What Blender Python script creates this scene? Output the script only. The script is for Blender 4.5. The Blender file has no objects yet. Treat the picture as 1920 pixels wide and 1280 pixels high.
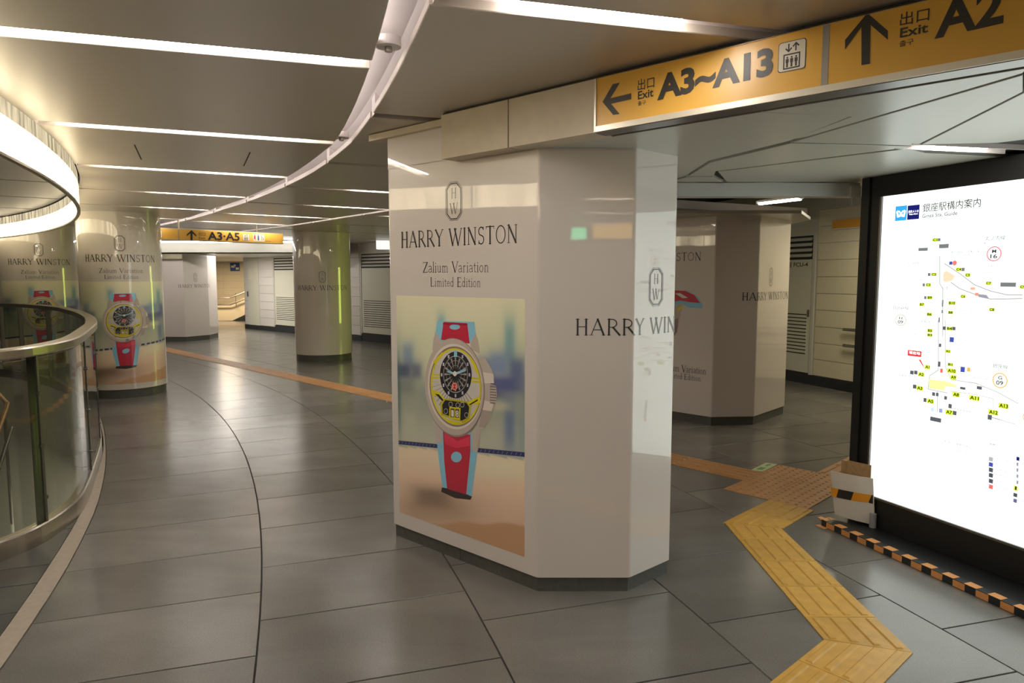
import bpy, bmesh, math, random
from mathutils import Vector
random.seed(7)
SC = bpy.context.scene
COL = SC.collection
# ------------------------------------------------------------------ camera, world, exposure
F = 1290.0; H = 1.5; TILT = math.atan(120 / F)
cd = bpy.data.cameras.new('camera'); cd.sensor_width = 36.0; cd.lens = 36.0 * F / 1920.0; cd.clip_start = 0.02
cam = bpy.data.objects.new('camera', cd); COL.objects.link(cam)
cam.location = (0, 0, H); cam.rotation_euler = (math.pi / 2 - TILT, 0, 0)
SC.camera = cam
w = bpy.data.worlds.new('world'); SC.world = w; w.use_nodes = True
w.node_tree.nodes['Background'].inputs[0].default_value = (0.9, 0.8, 0.68, 1)
w.node_tree.nodes['Background'].inputs[1].default_value = 0.02
SC.view_settings.view_transform = 'Standard'; SC.view_settings.look = 'None'
SC.view_settings.exposure = 0.28; SC.view_settings.gamma = 1.0; SC.view_settings.use_curve_mapping = False
LED = 34.0      # radiance of the ceiling light strips
RING = 3.8      # radiance of the luminous ring curtain
BOARD = 1.5     # radiance of the backlit map
LEMON = 6.0     # radiance of the lemon display


def area(name, loc, rot, sx, sy, power, col):
    l = bpy.data.lights.new(name, 'AREA'); l.shape = 'RECTANGLE'; l.size = sx; l.size_y = sy
    l.energy = power; l.color = col
    o = bpy.data.objects.new(name, l); COL.objects.link(o); o.location = loc; o.rotation_euler = rot
    return o

# ------------------------------------------------------------------ projection helpers (metres in the hall)
def ray(px, py):
    x = (px - 960) / F; y = (640 - py) / F
    return (x, math.cos(TILT) + y * math.sin(TILT), -math.sin(TILT) + y * math.cos(TILT))
def G(px, py, z=0.0):
    d = ray(px, py); t = (z - H) / d[2]
    return (d[0] * t, d[1] * t)
def D(px, py, y):
    d = ray(px, py); t = y / d[1]
    return (d[0] * t, y, H + d[2] * t)

class Frame:
    """an upright plane: origin o (x,y), direction u (x,y); n points out of it towards the viewer's side"""
    def __init__(s, a, b):
        s.o = a; L = math.dist(a, b); s.u = ((b[0] - a[0]) / L, (b[1] - a[1]) / L); s.n = (s.u[1], -s.u[0]); s.L = L
    def uv(s, px, py):
        d = ray(px, py)
        k = (s.o[0] * s.n[0] + s.o[1] * s.n[1]) / (d[0] * s.n[0] + d[1] * s.n[1])
        x, y, z = d[0] * k, d[1] * k, H + d[2] * k
        return ((x - s.o[0]) * s.u[0] + (y - s.o[1]) * s.u[1], z)
    def P(s, a, z, h=0.0):
        return (s.o[0] + s.u[0] * a + s.n[0] * h, s.o[1] + s.u[1] * a + s.n[1] * h, z)

# ------------------------------------------------------------------ materials
def lin(c):
    return c / 12.92 if c <= 0.04045 else ((c + 0.055) / 1.055) ** 2.4
def rgb(r, g, b):
    return (lin(r / 255), lin(g / 255), lin(b / 255), 1)
def pm(name, col, rough=0.5, metal=0.0, coat=0.0, spec=0.5, noise=0.0, nscale=6.0, bump=0.0, bscale=300.0, coat_rough=0.03, objvar=0.0, rvar=0.0):
    m = bpy.data.materials.new(name); m.use_nodes = True; nt = m.node_tree; b = nt.nodes['Principled BSDF']
    b.inputs['Base Color'].default_value = col; b.inputs['Roughness'].default_value = rough
    b.inputs['Metallic'].default_value = metal; b.inputs['Coat Weight'].default_value = coat
    b.inputs['Coat Roughness'].default_value = coat_rough; b.inputs['Specular IOR Level'].default_value = spec
    if coat: b.inputs['Coat IOR'].default_value = 1.75
    tc = nt.nodes.new('ShaderNodeNewGeometry')
    last = None
    if noise > 0 or rvar > 0:
        n = nt.nodes.new('ShaderNodeTexNoise'); n.inputs['Scale'].default_value = nscale; n.inputs['Detail'].default_value = 6
        nt.links.new(tc.outputs['Position'], n.inputs['Vector'])
        if noise > 0:
            r = nt.nodes.new('ShaderNodeMapRange'); r.inputs['From Min'].default_value = 0.3; r.inputs['From Max'].default_value = 0.7
            r.inputs['To Min'].default_value = 1 - noise; r.inputs['To Max'].default_value = 1 + noise
            nt.links.new(n.outputs['Fac'], r.inputs['Value'])
            mx = nt.nodes.new('ShaderNodeVectorMath'); mx.operation = 'SCALE'; mx.inputs[0].default_value = col[:3]
            nt.links.new(r.outputs['Result'], mx.inputs['Scale']); last = mx.outputs[0]
        if rvar > 0:
            r2 = nt.nodes.new('ShaderNodeMapRange'); r2.inputs['From Min'].default_value = 0.3; r2.inputs['From Max'].default_value = 0.7
            r2.inputs['To Min'].default_value = max(0.02, rough - rvar); r2.inputs['To Max'].default_value = rough + rvar
            nt.links.new(n.outputs['Fac'], r2.inputs['Value']); nt.links.new(r2.outputs['Result'], b.inputs['Roughness'])
    if objvar > 0:
        oi = nt.nodes.new('ShaderNodeObjectInfo'); r = nt.nodes.new('ShaderNodeMapRange')
        r.inputs['To Min'].default_value = 1 - objvar; r.inputs['To Max'].default_value = 1 + objvar
        nt.links.new(oi.outputs['Random'], r.inputs['Value'])
        mx = nt.nodes.new('ShaderNodeVectorMath'); mx.operation = 'SCALE'; mx.inputs[0].default_value = col[:3]
        if last: nt.links.new(last, mx.inputs[0])
        nt.links.new(r.outputs['Result'], mx.inputs['Scale']); last = mx.outputs[0]
    if last: nt.links.new(last, b.inputs['Base Color'])
    if bump > 0:
        n = nt.nodes.new('ShaderNodeTexNoise'); n.inputs['Scale'].default_value = bscale; n.inputs['Detail'].default_value = 3
        nt.links.new(tc.outputs['Position'], n.inputs['Vector'])
        bp = nt.nodes.new('ShaderNodeBump'); bp.inputs['Strength'].default_value = bump; bp.inputs['Distance'].default_value = 0.01
        nt.links.new(n.outputs['Fac'], bp.inputs['Height']); nt.links.new(bp.outputs['Normal'], b.inputs['Normal'])
        if coat > 0: nt.links.new(bp.outputs['Normal'], b.inputs['Coat Normal'])
    return m
def em(name, col, s):
    m = bpy.data.materials.new(name); m.use_nodes = True; nt = m.node_tree; nt.nodes.clear()
    e = nt.nodes.new('ShaderNodeEmission'); e.inputs[0].default_value = col; e.inputs[1].default_value = s
    o = nt.nodes.new('ShaderNodeOutputMaterial'); nt.links.new(e.outputs[0], o.inputs[0]); return m
M = {}
def stone(name, col, streak=0.35, grain=0.12):
    """honed dark stone: fine grain, lighter drifting streaks, each tile its own tone"""
    m = pm(name, col, rough=0.22, spec=0.5, nscale=2.2, noise=0.10, objvar=0.14)
    nt = m.node_tree; b = nt.nodes['Principled BSDF']; src = b.inputs['Base Color'].links[0].from_socket
    g = nt.nodes.new('ShaderNodeNewGeometry'); oi = nt.nodes.new('ShaderNodeObjectInfo')
    add = nt.nodes.new('ShaderNodeVectorMath'); add.operation = 'ADD'
    sc = nt.nodes.new('ShaderNodeVectorMath'); sc.operation = 'SCALE'; sc.inputs[0].default_value = (31, 17, 5)
    nt.links.new(oi.outputs['Random'], sc.inputs['Scale']); nt.links.new(g.outputs['Position'], add.inputs[0]); nt.links.new(sc.outputs[0], add.inputs[1])
    mp = nt.nodes.new('ShaderNodeMapping'); mp.inputs['Rotation'].default_value = (0, 0, -0.35); mp.inputs['Scale'].default_value = (0.7, 2.4, 1)
    nt.links.new(add.outputs[0], mp.inputs['Vector'])
    n = nt.nodes.new('ShaderNodeTexNoise'); n.inputs['Scale'].default_value = 0.9; n.inputs['Detail'].default_value = 5; n.inputs['Distortion'].default_value = 0.5
    nt.links.new(mp.outputs[0], n.inputs['Vector'])
    r = nt.nodes.new('ShaderNodeMapRange'); r.inputs['From Min'].default_value = 0.46; r.inputs['From Max'].default_value = 0.78
    r.inputs['To Min'].default_value = 1.0; r.inputs['To Max'].default_value = 1.0 + streak
    nt.links.new(n.outputs['Fac'], r.inputs['Value'])
    f = nt.nodes.new('ShaderNodeTexNoise'); f.inputs['Scale'].default_value = 160; f.inputs['Detail'].default_value = 2
    nt.links.new(g.outputs['Position'], f.inputs['Vector'])
    rf = nt.nodes.new('ShaderNodeMapRange'); rf.inputs['From Min'].default_value = 0.3; rf.inputs['From Max'].default_value = 0.7
    rf.inputs['To Min'].default_value = 1 - grain; rf.inputs['To Max'].default_value = 1 + grain
    nt.links.new(f.outputs['Fac'], rf.inputs['Value'])
    mu = nt.nodes.new('ShaderNodeMath'); mu.operation = 'MULTIPLY'
    nt.links.new(r.outputs[0], mu.inputs[0]); nt.links.new(rf.outputs[0], mu.inputs[1])
    s2 = nt.nodes.new('ShaderNodeVectorMath'); s2.operation = 'SCALE'
    nt.links.new(src, s2.inputs[0]); nt.links.new(mu.outputs[0], s2.inputs['Scale']); nt.links.new(s2.outputs[0], b.inputs['Base Color'])
    return m
M['stone'] = stone('stone', (0.155, 0.146, 0.133, 1), 0.30)
M['stone_dark'] = stone('stone_dark', (0.085, 0.085, 0.08, 1), 0.15)
M['grout'] = pm('grout', (0.05, 0.045, 0.04, 1), 0.8)
M['border'] = pm('border', (0.42, 0.36, 0.29, 1), 0.4, noise=0.08, nscale=30)
M['ceil'] = pm('ceiling_panel', (0.56, 0.50, 0.43, 1), 0.32, spec=0.9, noise=0.03, nscale=200, bump=0.02)
M['inner_shade'] = pm('inner_panel', (0.22, 0.205, 0.19, 1), 0.4)  # same panels left unlit: their shade is put into a darker colour
M['ceil_edge'] = pm('panel_edge', (0.62, 0.56, 0.50, 1), 0.4)
M['soffit'] = pm('soffit_panel', (0.50, 0.49, 0.42, 1), 0.33, spec=0.9, noise=0.03, nscale=120, bump=0.02)
M['void'] = pm('void', (0.05, 0.045, 0.04, 1), 0.8)
M['trough'] = pm('trough_metal', (0.80, 0.74, 0.72, 1), 0.35, spec=0.7)
M['beam'] = pm('beam_metal', (0.62, 0.53, 0.39, 1), 0.45, spec=0.6, noise=0.05, nscale=14)
M['wrap'] = pm('white_wrap', (0.74, 0.67, 0.62, 1), 0.32, coat=0.8, coat_rough=0.025, bump=0.05, bscale=3.0)
M['wrap_round'] = pm('white_wrap_round', (0.72, 0.66, 0.58, 1), 0.3, coat=0.9, coat_rough=0.02)
M['plinth'] = pm('plinth_stone', (0.10, 0.098, 0.085, 1), 0.35, noise=0.12, nscale=40, spec=0.4)
M['ink'] = pm('print_ink', (0.03, 0.03, 0.035, 1), 0.35, coat=0.6)
M['steel'] = pm('brushed_steel', (0.50, 0.46, 0.40, 1), 0.28, metal=1.0, noise=0.06, nscale=80)
M['steel_dark'] = pm('dark_steel', (0.20, 0.19, 0.18, 1), 0.35, metal=0.9)
M['black'] = pm('black_metal', (0.012, 0.012, 0.012, 1), 0.4, spec=0.4)
M['sign_frame'] = pm('sign_frame', (0.68, 0.62, 0.52, 1), 0.3, metal=0.5)
M['yellow'] = pm('sign_yellow', (0.80, 0.45, 0.075, 1), 0.3, spec=0.5)
M['sign_ink'] = pm('sign_ink', (0.035, 0.03, 0.025, 1), 0.4)
M['sign_grey'] = pm('sign_grey', (0.33, 0.30, 0.27, 1), 0.4)
M['sign_white'] = pm('sign_white', (0.75, 0.68, 0.55, 1), 0.4)
M['tile'] = pm('wall_tile', (0.68, 0.64, 0.58, 1), 0.28, spec=0.5, objvar=0.03)
M['tile_warm'] = pm('wall_tile_warm', (0.72, 0.66, 0.48, 1), 0.3, spec=0.5, objvar=0.02)
M['door'] = pm('service_door', (0.66, 0.64, 0.52, 1), 0.4)
M['frame_paint'] = pm('door_frame', (0.60, 0.58, 0.50, 1), 0.4)
M['dark'] = pm('dark_gap', (0.02, 0.022, 0.02, 1), 0.7)
M['tactile'] = pm('tactile_yellow', (0.64, 0.36, 0.065, 1), 0.42, noise=0.10, nscale=18, objvar=0.05, spec=0.4)
M['tactile_far'] = pm('tactile_orange', (0.56, 0.29, 0.11, 1), 0.42, noise=0.10, nscale=18, objvar=0.05, spec=0.4)
M['tac_groove'] = pm('tactile_worn', (0.40, 0.20, 0.06, 1), 0.5)
M['orange'] = pm('tape_orange', (0.75, 0.33, 0.10, 1), 0.45)
M['orange2'] = pm('tape_orange_bright', (0.80, 0.32, 0.02, 1), 0.35)
M['tape_black'] = pm('tape_black', (0.015, 0.015, 0.015, 1), 0.4)
M['card'] = pm('cardboard', (0.42, 0.26, 0.12, 1), 0.7, noise=0.15, nscale=40)
M['white_board'] = pm('white_board', (0.68, 0.62, 0.55, 1), 0.6, noise=0.04, nscale=12)
M['sticker'] = pm('sticker_green', (0.62, 0.75, 0.42, 1), 0.4)
M['sticker_ink'] = pm('sticker_ink', (0.12, 0.35, 0.10, 1), 0.4)
M['blue'] = pm('blue_print', (0.03, 0.08, 0.25, 1), 0.4)
M['cream_wall'] = pm('cream_wall', (0.70, 0.60, 0.42, 1), 0.5)
M['rubber'] = pm('grey_rubber', (0.30, 0.30, 0.30, 1), 0.6)
M['glass'] = pm('glass', (1, 1, 1, 1), 0.02)
_b = M['glass'].node_tree.nodes['Principled BSDF']
_nt = M['glass'].node_tree; _t = _nt.nodes.new('ShaderNodeBsdfTransparent'); _t.inputs[0].default_value = (0.90, 0.92, 0.86, 1)
_g = _nt.nodes.new('ShaderNodeBsdfGlossy'); _g.inputs['Roughness'].default_value = 0.03
_fr = _nt.nodes.new('ShaderNodeFresnel'); _fr.inputs[0].default_value = 1.5
_gb = _nt.nodes.new('ShaderNodeNewGeometry'); _mr = _nt.nodes.new('ShaderNodeMapRange'); _mr.inputs['To Min'].default_value = 1.75; _mr.inputs['To Max'].default_value = 1 / 1.75
_nt.links.new(_gb.outputs['Backfacing'], _mr.inputs['Value']); _nt.links.new(_mr.outputs[0], _fr.inputs[0])
_mx = _nt.nodes.new('ShaderNodeMixShader'); _nt.links.new(_fr.outputs[0], _mx.inputs[0]); _nt.links.new(_t.outputs[0], _mx.inputs[1]); _nt.links.new(_g.outputs[0], _mx.inputs[2])
_nt.links.new(_mx.outputs[0], [n for n in _nt.nodes if n.type == 'OUTPUT_MATERIAL'][0].inputs[0])
M['led'] = em('led_strip', (1.0, 0.93, 0.86, 1), LED)
M['trough_glow'] = em('trough_glow_strip', (1.0, 0.93, 0.90, 1), 9.0)  # added glow that brightens the curved troughs in place of slot spill
M['lemon'] = em('lemon_light', (0.66, 0.80, 0.12, 1), LEMON)
M['cool'] = em('cool_light', (0.75, 0.95, 1.0, 1), 3.0)
M['exit_green'] = em('exit_green', (0.1, 0.8, 0.4, 1), 6.0)
# luminous pleated glass of the ring
def ring_mat(nm='ring_glow', k=1.0, sc=5):
    m = bpy.data.materials.new(nm); m.use_nodes = True; nt = m.node_tree; nt.nodes.clear()
    e = nt.nodes.new('ShaderNodeEmission'); o = nt.nodes.new('ShaderNodeOutputMaterial')
    g = nt.nodes.new('ShaderNodeNewGeometry'); mp = nt.nodes.new('ShaderNodeMapping'); mp.inputs['Scale'].default_value = (1, 1, 0.25)
    n = nt.nodes.new('ShaderNodeTexNoise'); n.inputs['Scale'].default_value = sc; n.inputs['Detail'].default_value = 4
    nt.links.new(g.outputs['Position'], mp.inputs[0]); nt.links.new(mp.outputs[0], n.inputs['Vector'])
    r = nt.nodes.new('ShaderNodeMapRange'); r.inputs['From Min'].default_value = .35; r.inputs['From Max'].default_value = .65
    r.inputs['To Min'].default_value = RING * 0.45 * k; r.inputs['To Max'].default_value = RING * 1.35 * k
    nt.links.new(n.outputs['Fac'], r.inputs['Value']); nt.links.new(r.outputs[0], e.inputs[1])
    e.inputs[0].default_value = (1.0, 0.84, 0.55, 1)
    nt.links.new(e.outputs[0], o.inputs[0]); return m
M['ring'] = ring_mat()
M['ring_top'] = ring_mat('ring_upper_glow', .16, 14)  # weak emission put in for the streaks mirrored in the upper band

_cols = {}
def cm(r, g, b, ref=(156, 147, 137), coat=0.6):
    """printed colour: what the print shows in the photograph, taken relative to the white of its sheet"""
    k = (r, g, b, coat)
    if k not in _cols:
        R = rgb(*ref); c = rgb(r, g, b)
        col = [c[i] / R[i] * (0.74, 0.67, 0.62)[i] for i in range(3)]; mxx = max(col + [.8]); col = tuple(v * .8 / mxx for v in col) + (1,)
        _cols[k] = pm('print_%d_%d_%d' % (r, g, b), col, 0.32, coat=coat)
    return _cols[k]

# ------------------------------------------------------------------ object helpers
ORG = {}
def tag(o, label=None, cat=None, group=None, kind=None):
    if label: o['label'] = label
    if cat: o['category'] = cat
    if group: o['group'] = group
    if kind: o['kind'] = kind
    return o
def empty(name, loc=(0, 0, 0)):
    o = bpy.data.objects.new(name, None); COL.objects.link(o); o.location = loc; o.empty_display_size = 0.1
    ORG[o.name] = Vector(loc); return o
def mesh(name, vs, fs, mat, parent=None, mi=None, local=False, smooth=False):
    off = Vector((0, 0, 0))
    if parent is not None and not local: off = ORG.get(parent.name, Vector((0, 0, 0)))
    me = bpy.data.meshes.new(name)
    me.from_pydata([(v[0] - off.x, v[1] - off.y, v[2] - off.z) for v in vs], [], fs)
    mats = mat if isinstance(mat, (list, tuple)) else [mat]
    for m in mats: me.materials.append(M[m] if isinstance(m, str) else m)
    if mi: me.polygons.foreach_set('material_index', mi)
    if smooth: me.polygons.foreach_set('use_smooth', [True] * len(fs))
    me.update()
    o = bpy.data.objects.new(name, me); COL.objects.link(o)
    if parent is not None:
        o.parent = parent
        ORG[o.name] = off
    else:
        ORG[o.name] = Vector((0, 0, 0))
    return o
class MB:
    def __init__(s): s.v = []; s.f = []; s.m = []
    def add(s, vs, fs, m=0):
        k = len(s.v); s.v += [tuple(v) for v in vs]; s.f += [tuple(i + k for i in f) for f in fs]; s.m += [m] * len(fs); return s
    def box(s, c, hx, hy, hz, m=0):
        """c centre, hx hy hz half-vectors"""
        c = Vector(c); hx = Vector(hx); hy = Vector(hy); hz = Vector(hz)
        vs = [c + a * hx + b * hy + d * hz for a in (-1, 1) for b in (-1, 1) for d in (-1, 1)]
        return s.add(vs, [(0, 1, 3, 2), (4, 6, 7, 5), (0, 4, 5, 1), (2, 3, 7, 6), (0, 2, 6, 4), (1, 5, 7, 3)], m)
    def prism(s, poly, z0, z1, m=0, mtop=None, bev=0.0):
        n = len(poly); vs = [(p[0], p[1], z0) for p in poly]; 
        if bev:
            q = inset(poly, bev); vs += [(p[0], p[1], z1 - bev) for p in poly] + [(p[0], p[1], z1) for p in q]
            fs = [tuple(range(n))[::-1]]
            for i in range(n):
                j = (i + 1) % n; fs += [(i, j, n + j, n + i), (n + i, n + j, 2 * n + j, 2 * n + i)]
            fs.append(tuple(range(2 * n, 3 * n)))
            return s.add(vs, fs, m)
        vs += [(p[0], p[1], z1) for p in poly]
        fs = [(i, (i + 1) % n, n + (i + 1) % n, n + i) for i in range(n)]
        s.add(vs, fs + [tuple(range(n))[::-1], tuple(range(n, 2 * n))], m)
        return s
    def tube(s, pts, r, m=0, k=10):
        P = [Vector(p) for p in pts]; vs = []
        for i, p in enumerate(P):
            t = (P[min(i + 1, len(P) - 1)] - P[max(i - 1, 0)]).normalized()
            a = t.cross(Vector((0, 0, 1)));
            if a.length < 1e-3: a = Vector((1, 0, 0))
            a.normalize(); b = t.cross(a)
            vs += [p + r * (math.cos(2 * math.pi * j / k) * a + math.sin(2 * math.pi * j / k) * b) for j in range(k)]
        fs = [(i * k + j, i * k + (j + 1) % k, (i + 1) * k + (j + 1) % k, (i + 1) * k + j) for i in range(len(P) - 1) for j in range(k)]
        fs += [tuple(range(k))[::-1], tuple((len(P) - 1) * k + j for j in range(k))]
        return s.add(vs, fs, m)
    def build(s, name, mat, parent=None, local=False, smooth=False):
        return mesh(name, s.v, s.f, mat, parent, s.m, local, smooth)
def parea(p):
    return sum(p[i][0] * p[(i + 1) % len(p)][1] - p[(i + 1) % len(p)][0] * p[i][1] for i in range(len(p))) / 2
def inset(poly, d):
    if parea(poly) < 0: return inset(poly[::-1], d)[::-1]
    n = len(poly); out = []
    for i in range(n):
        a, b, c = poly[i - 1], poly[i], poly[(i + 1) % n]
        e1 = Vector((b[0] - a[0], b[1] - a[1])); e2 = Vector((c[0] - b[0], c[1] - b[1]))
        if e1.length < 1e-9 or e2.length < 1e-9: out.append(b); continue
        e1.normalize(); e2.normalize(); n1 = Vector((-e1.y, e1.x)); n2 = Vector((-e2.y, e2.x))
        m = n1 + n2
        if m.length < 1e-6: m = n1
        m.normalize(); k = d / max(0.35, m.dot(n1)); out.append((b[0] + m.x * k, b[1] + m.y * k))
    return out
def panel(name, poly, z0, z1, mat, parent, bev=0.003, flip=False):
    """flat slab with a small bevel on its visible side (below when flip)"""
    if parea(poly) < 0: poly = poly[::-1]
    b = MB(); n = len(poly); q = inset(poly, bev)
    if flip:
        vs = [(p[0], p[1], z1) for p in poly] + [(p[0], p[1], z0 + bev) for p in poly] + [(p[0], p[1], z0) for p in q]
    else:
        vs = [(p[0], p[1], z0) for p in poly] + [(p[0], p[1], z1 - bev) for p in poly] + [(p[0], p[1], z1) for p in q]
    fs = []
    for i in range(n):
        j = (i + 1) % n
        fs += [(i, j, n + j, n + i), (n + i, n + j, 2 * n + j, 2 * n + i)]
    fs.append(tuple(range(2 * n, 3 * n)))
    if flip: fs = [f[::-1] for f in fs]
    return mesh(name, vs, fs, mat, parent)

# ------------------------------------------------------------------ text and prints
_tc = {}
def text2d(body, bold=0.0):
    """(verts, faces) of a sans text, in its own units"""
    k = (body, bold)
    if k in _tc: return _tc[k]
    c = bpy.data.curves.new('t', 'FONT'); c.body = body; c.size = 1.0; c.offset = bold; c.resolution_u = 3; c.fill_mode = 'FRONT'
    o = bpy.data.objects.new('t', c); COL.objects.link(o)
    dg = bpy.context.evaluated_depsgraph_get(); e = o.evaluated_get(dg); me = e.to_mesh()
    vs = [(v.co.x, v.co.y) for v in me.vertices]; fs = [tuple(p.vertices) for p in me.polygons]
    e.to_mesh_clear(); bpy.data.objects.remove(o); bpy.data.curves.remove(c)
    _tc[k] = (vs, fs); return _tc[k]
class Print:
    """flat artwork: list of (verts2d, faces, material, layer)"""
    def __init__(s): s.items = []
    def poly(s, pts, mat, layer=1):
        s.items.append(([tuple(p) for p in pts], [tuple(range(len(pts)))], mat, layer)); return s
    def raw(s, vs, fs, mat, layer=1): s.items.append((vs, fs, mat, layer)); return s
    def text(s, body, x0, y0, x1, y1, mat, bold=0.0, layer=2, slope=0.0):
        vs, fs = text2d(body, bold)
        if not vs: return s
        a = min(v[0] for v in vs); b = max(v[0] for v in vs); c = min(v[1] for v in vs); d = max(v[1] for v in vs)
        s.raw([(x0 + (v[0] - a) / (b - a) * (x1 - x0), y0 + (v[1] - c) / (d - c) * (y1 - y0) + slope * (v[0] - a) / (b - a)) for v in vs], fs, mat, layer); return s
    def rect(s, x0, y0, x1, y1, mat, layer=1): return s.poly([(x0, y0), (x1, y0), (x1, y1), (x0, y1)], mat, layer)
    def ring(s, cx, cy, rx, ry, w, mat, layer=1, n=28, a0=0, a1=360, ang=0):
        vs = []; fs = []
        for i in range(n + 1):
            t = math.radians(a0 + (a1 - a0) * i / n)
            for k in (1, 0):
                x = (rx - w * (1 - k)) * math.cos(t); y = (ry - w * (1 - k)) * math.sin(t)
                vs.append((cx + x * math.cos(ang) - y * math.sin(ang), cy + x * math.sin(ang) + y * math.cos(ang)))
        for i in range(n): fs.append((2 * i, 2 * i + 2, 2 * i + 3, 2 * i + 1))
        return s.raw(vs, fs, mat, layer)
    def disc(s, cx, cy, rx, ry, mat, layer=1, n=28):
        return s.poly([(cx + rx * math.cos(2 * math.pi * i / n), cy + ry * math.sin(2 * math.pi * i / n)) for i in range(n)], mat, layer)
    def line(s, pts, w, mat, layer=1):
        for a, b in zip(pts, pts[1:]):
            d = math.dist(a, b)
            if d < 1e-9: continue
            ux, uy = (b[0] - a[0]) / d, (b[1] - a[1]) / d; nx, ny = -uy * w / 2, ux * w / 2; e = w * 0.3
            s.poly([(a[0] - ux * e + nx, a[1] - uy * e + ny), (a[0] - ux * e - nx, a[1] - uy * e - ny), (b[0] + ux * e - nx, b[1] + uy * e - ny), (b[0] + ux * e + nx, b[1] + uy * e + ny)], mat, layer)
        return s
    def build(s, name, parent, fn, cuts=(), step=0.0004, base=0.0006, local=False, smin=None, smax=None, dx=0, dy=0):
        """fn(s, z, h) -> point; cuts: s values where faces are cut (to bend round corners and cylinders)"""
        mats = []; b = bmesh.new(); 
        ly = b.verts.layers.float.new('h') if False else None
        out = MB()
        for lay in sorted(set(i[3] for i in s.items)):
            bm = bmesh.new()
            for vs, fs, mat, L in s.items:
                if L != lay: continue
                if mat not in mats: mats.append(mat)
                k = mats.index(mat); bv = [bm.verts.new((v[0] + dx, v[1] + dy, 0)) for v in vs]
                for f in fs:
                    try: fc = bm.faces.new([bv[i] for i in f])
                    except ValueError: continue
                    fc.material_index = k
            for c in cuts:
                bmesh.ops.bisect_plane(bm, geom=bm.verts[:] + bm.edges[:] + bm.faces[:], dist=1e-6, plane_co=(c, 0, 0), plane_no=(1, 0, 0))
            if smin is not None:
                bmesh.ops.bisect_plane(bm, geom=bm.verts[:] + bm.edges[:] + bm.faces[:], dist=1e-6, plane_co=(smin, 0, 0), plane_no=(-1, 0, 0), clear_outer=True)
            if smax is not None:
                bmesh.ops.bisect_plane(bm, geom=bm.verts[:] + bm.edges[:] + bm.faces[:], dist=1e-6, plane_co=(smax, 0, 0), plane_no=(1, 0, 0), clear_outer=True)
            bm.verts.index_update()
            k0 = len(out.v); h = base + step * lay
            out.v += [fn(v.co.x, v.co.y, h) for v in bm.verts]
            for f in bm.faces:
                out.f.append(tuple(k0 + v.index for v in f.verts)); out.m.append(f.material_index)
            bm.free()
        b.free()
        return out.build(name, mats, parent, local)

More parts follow.
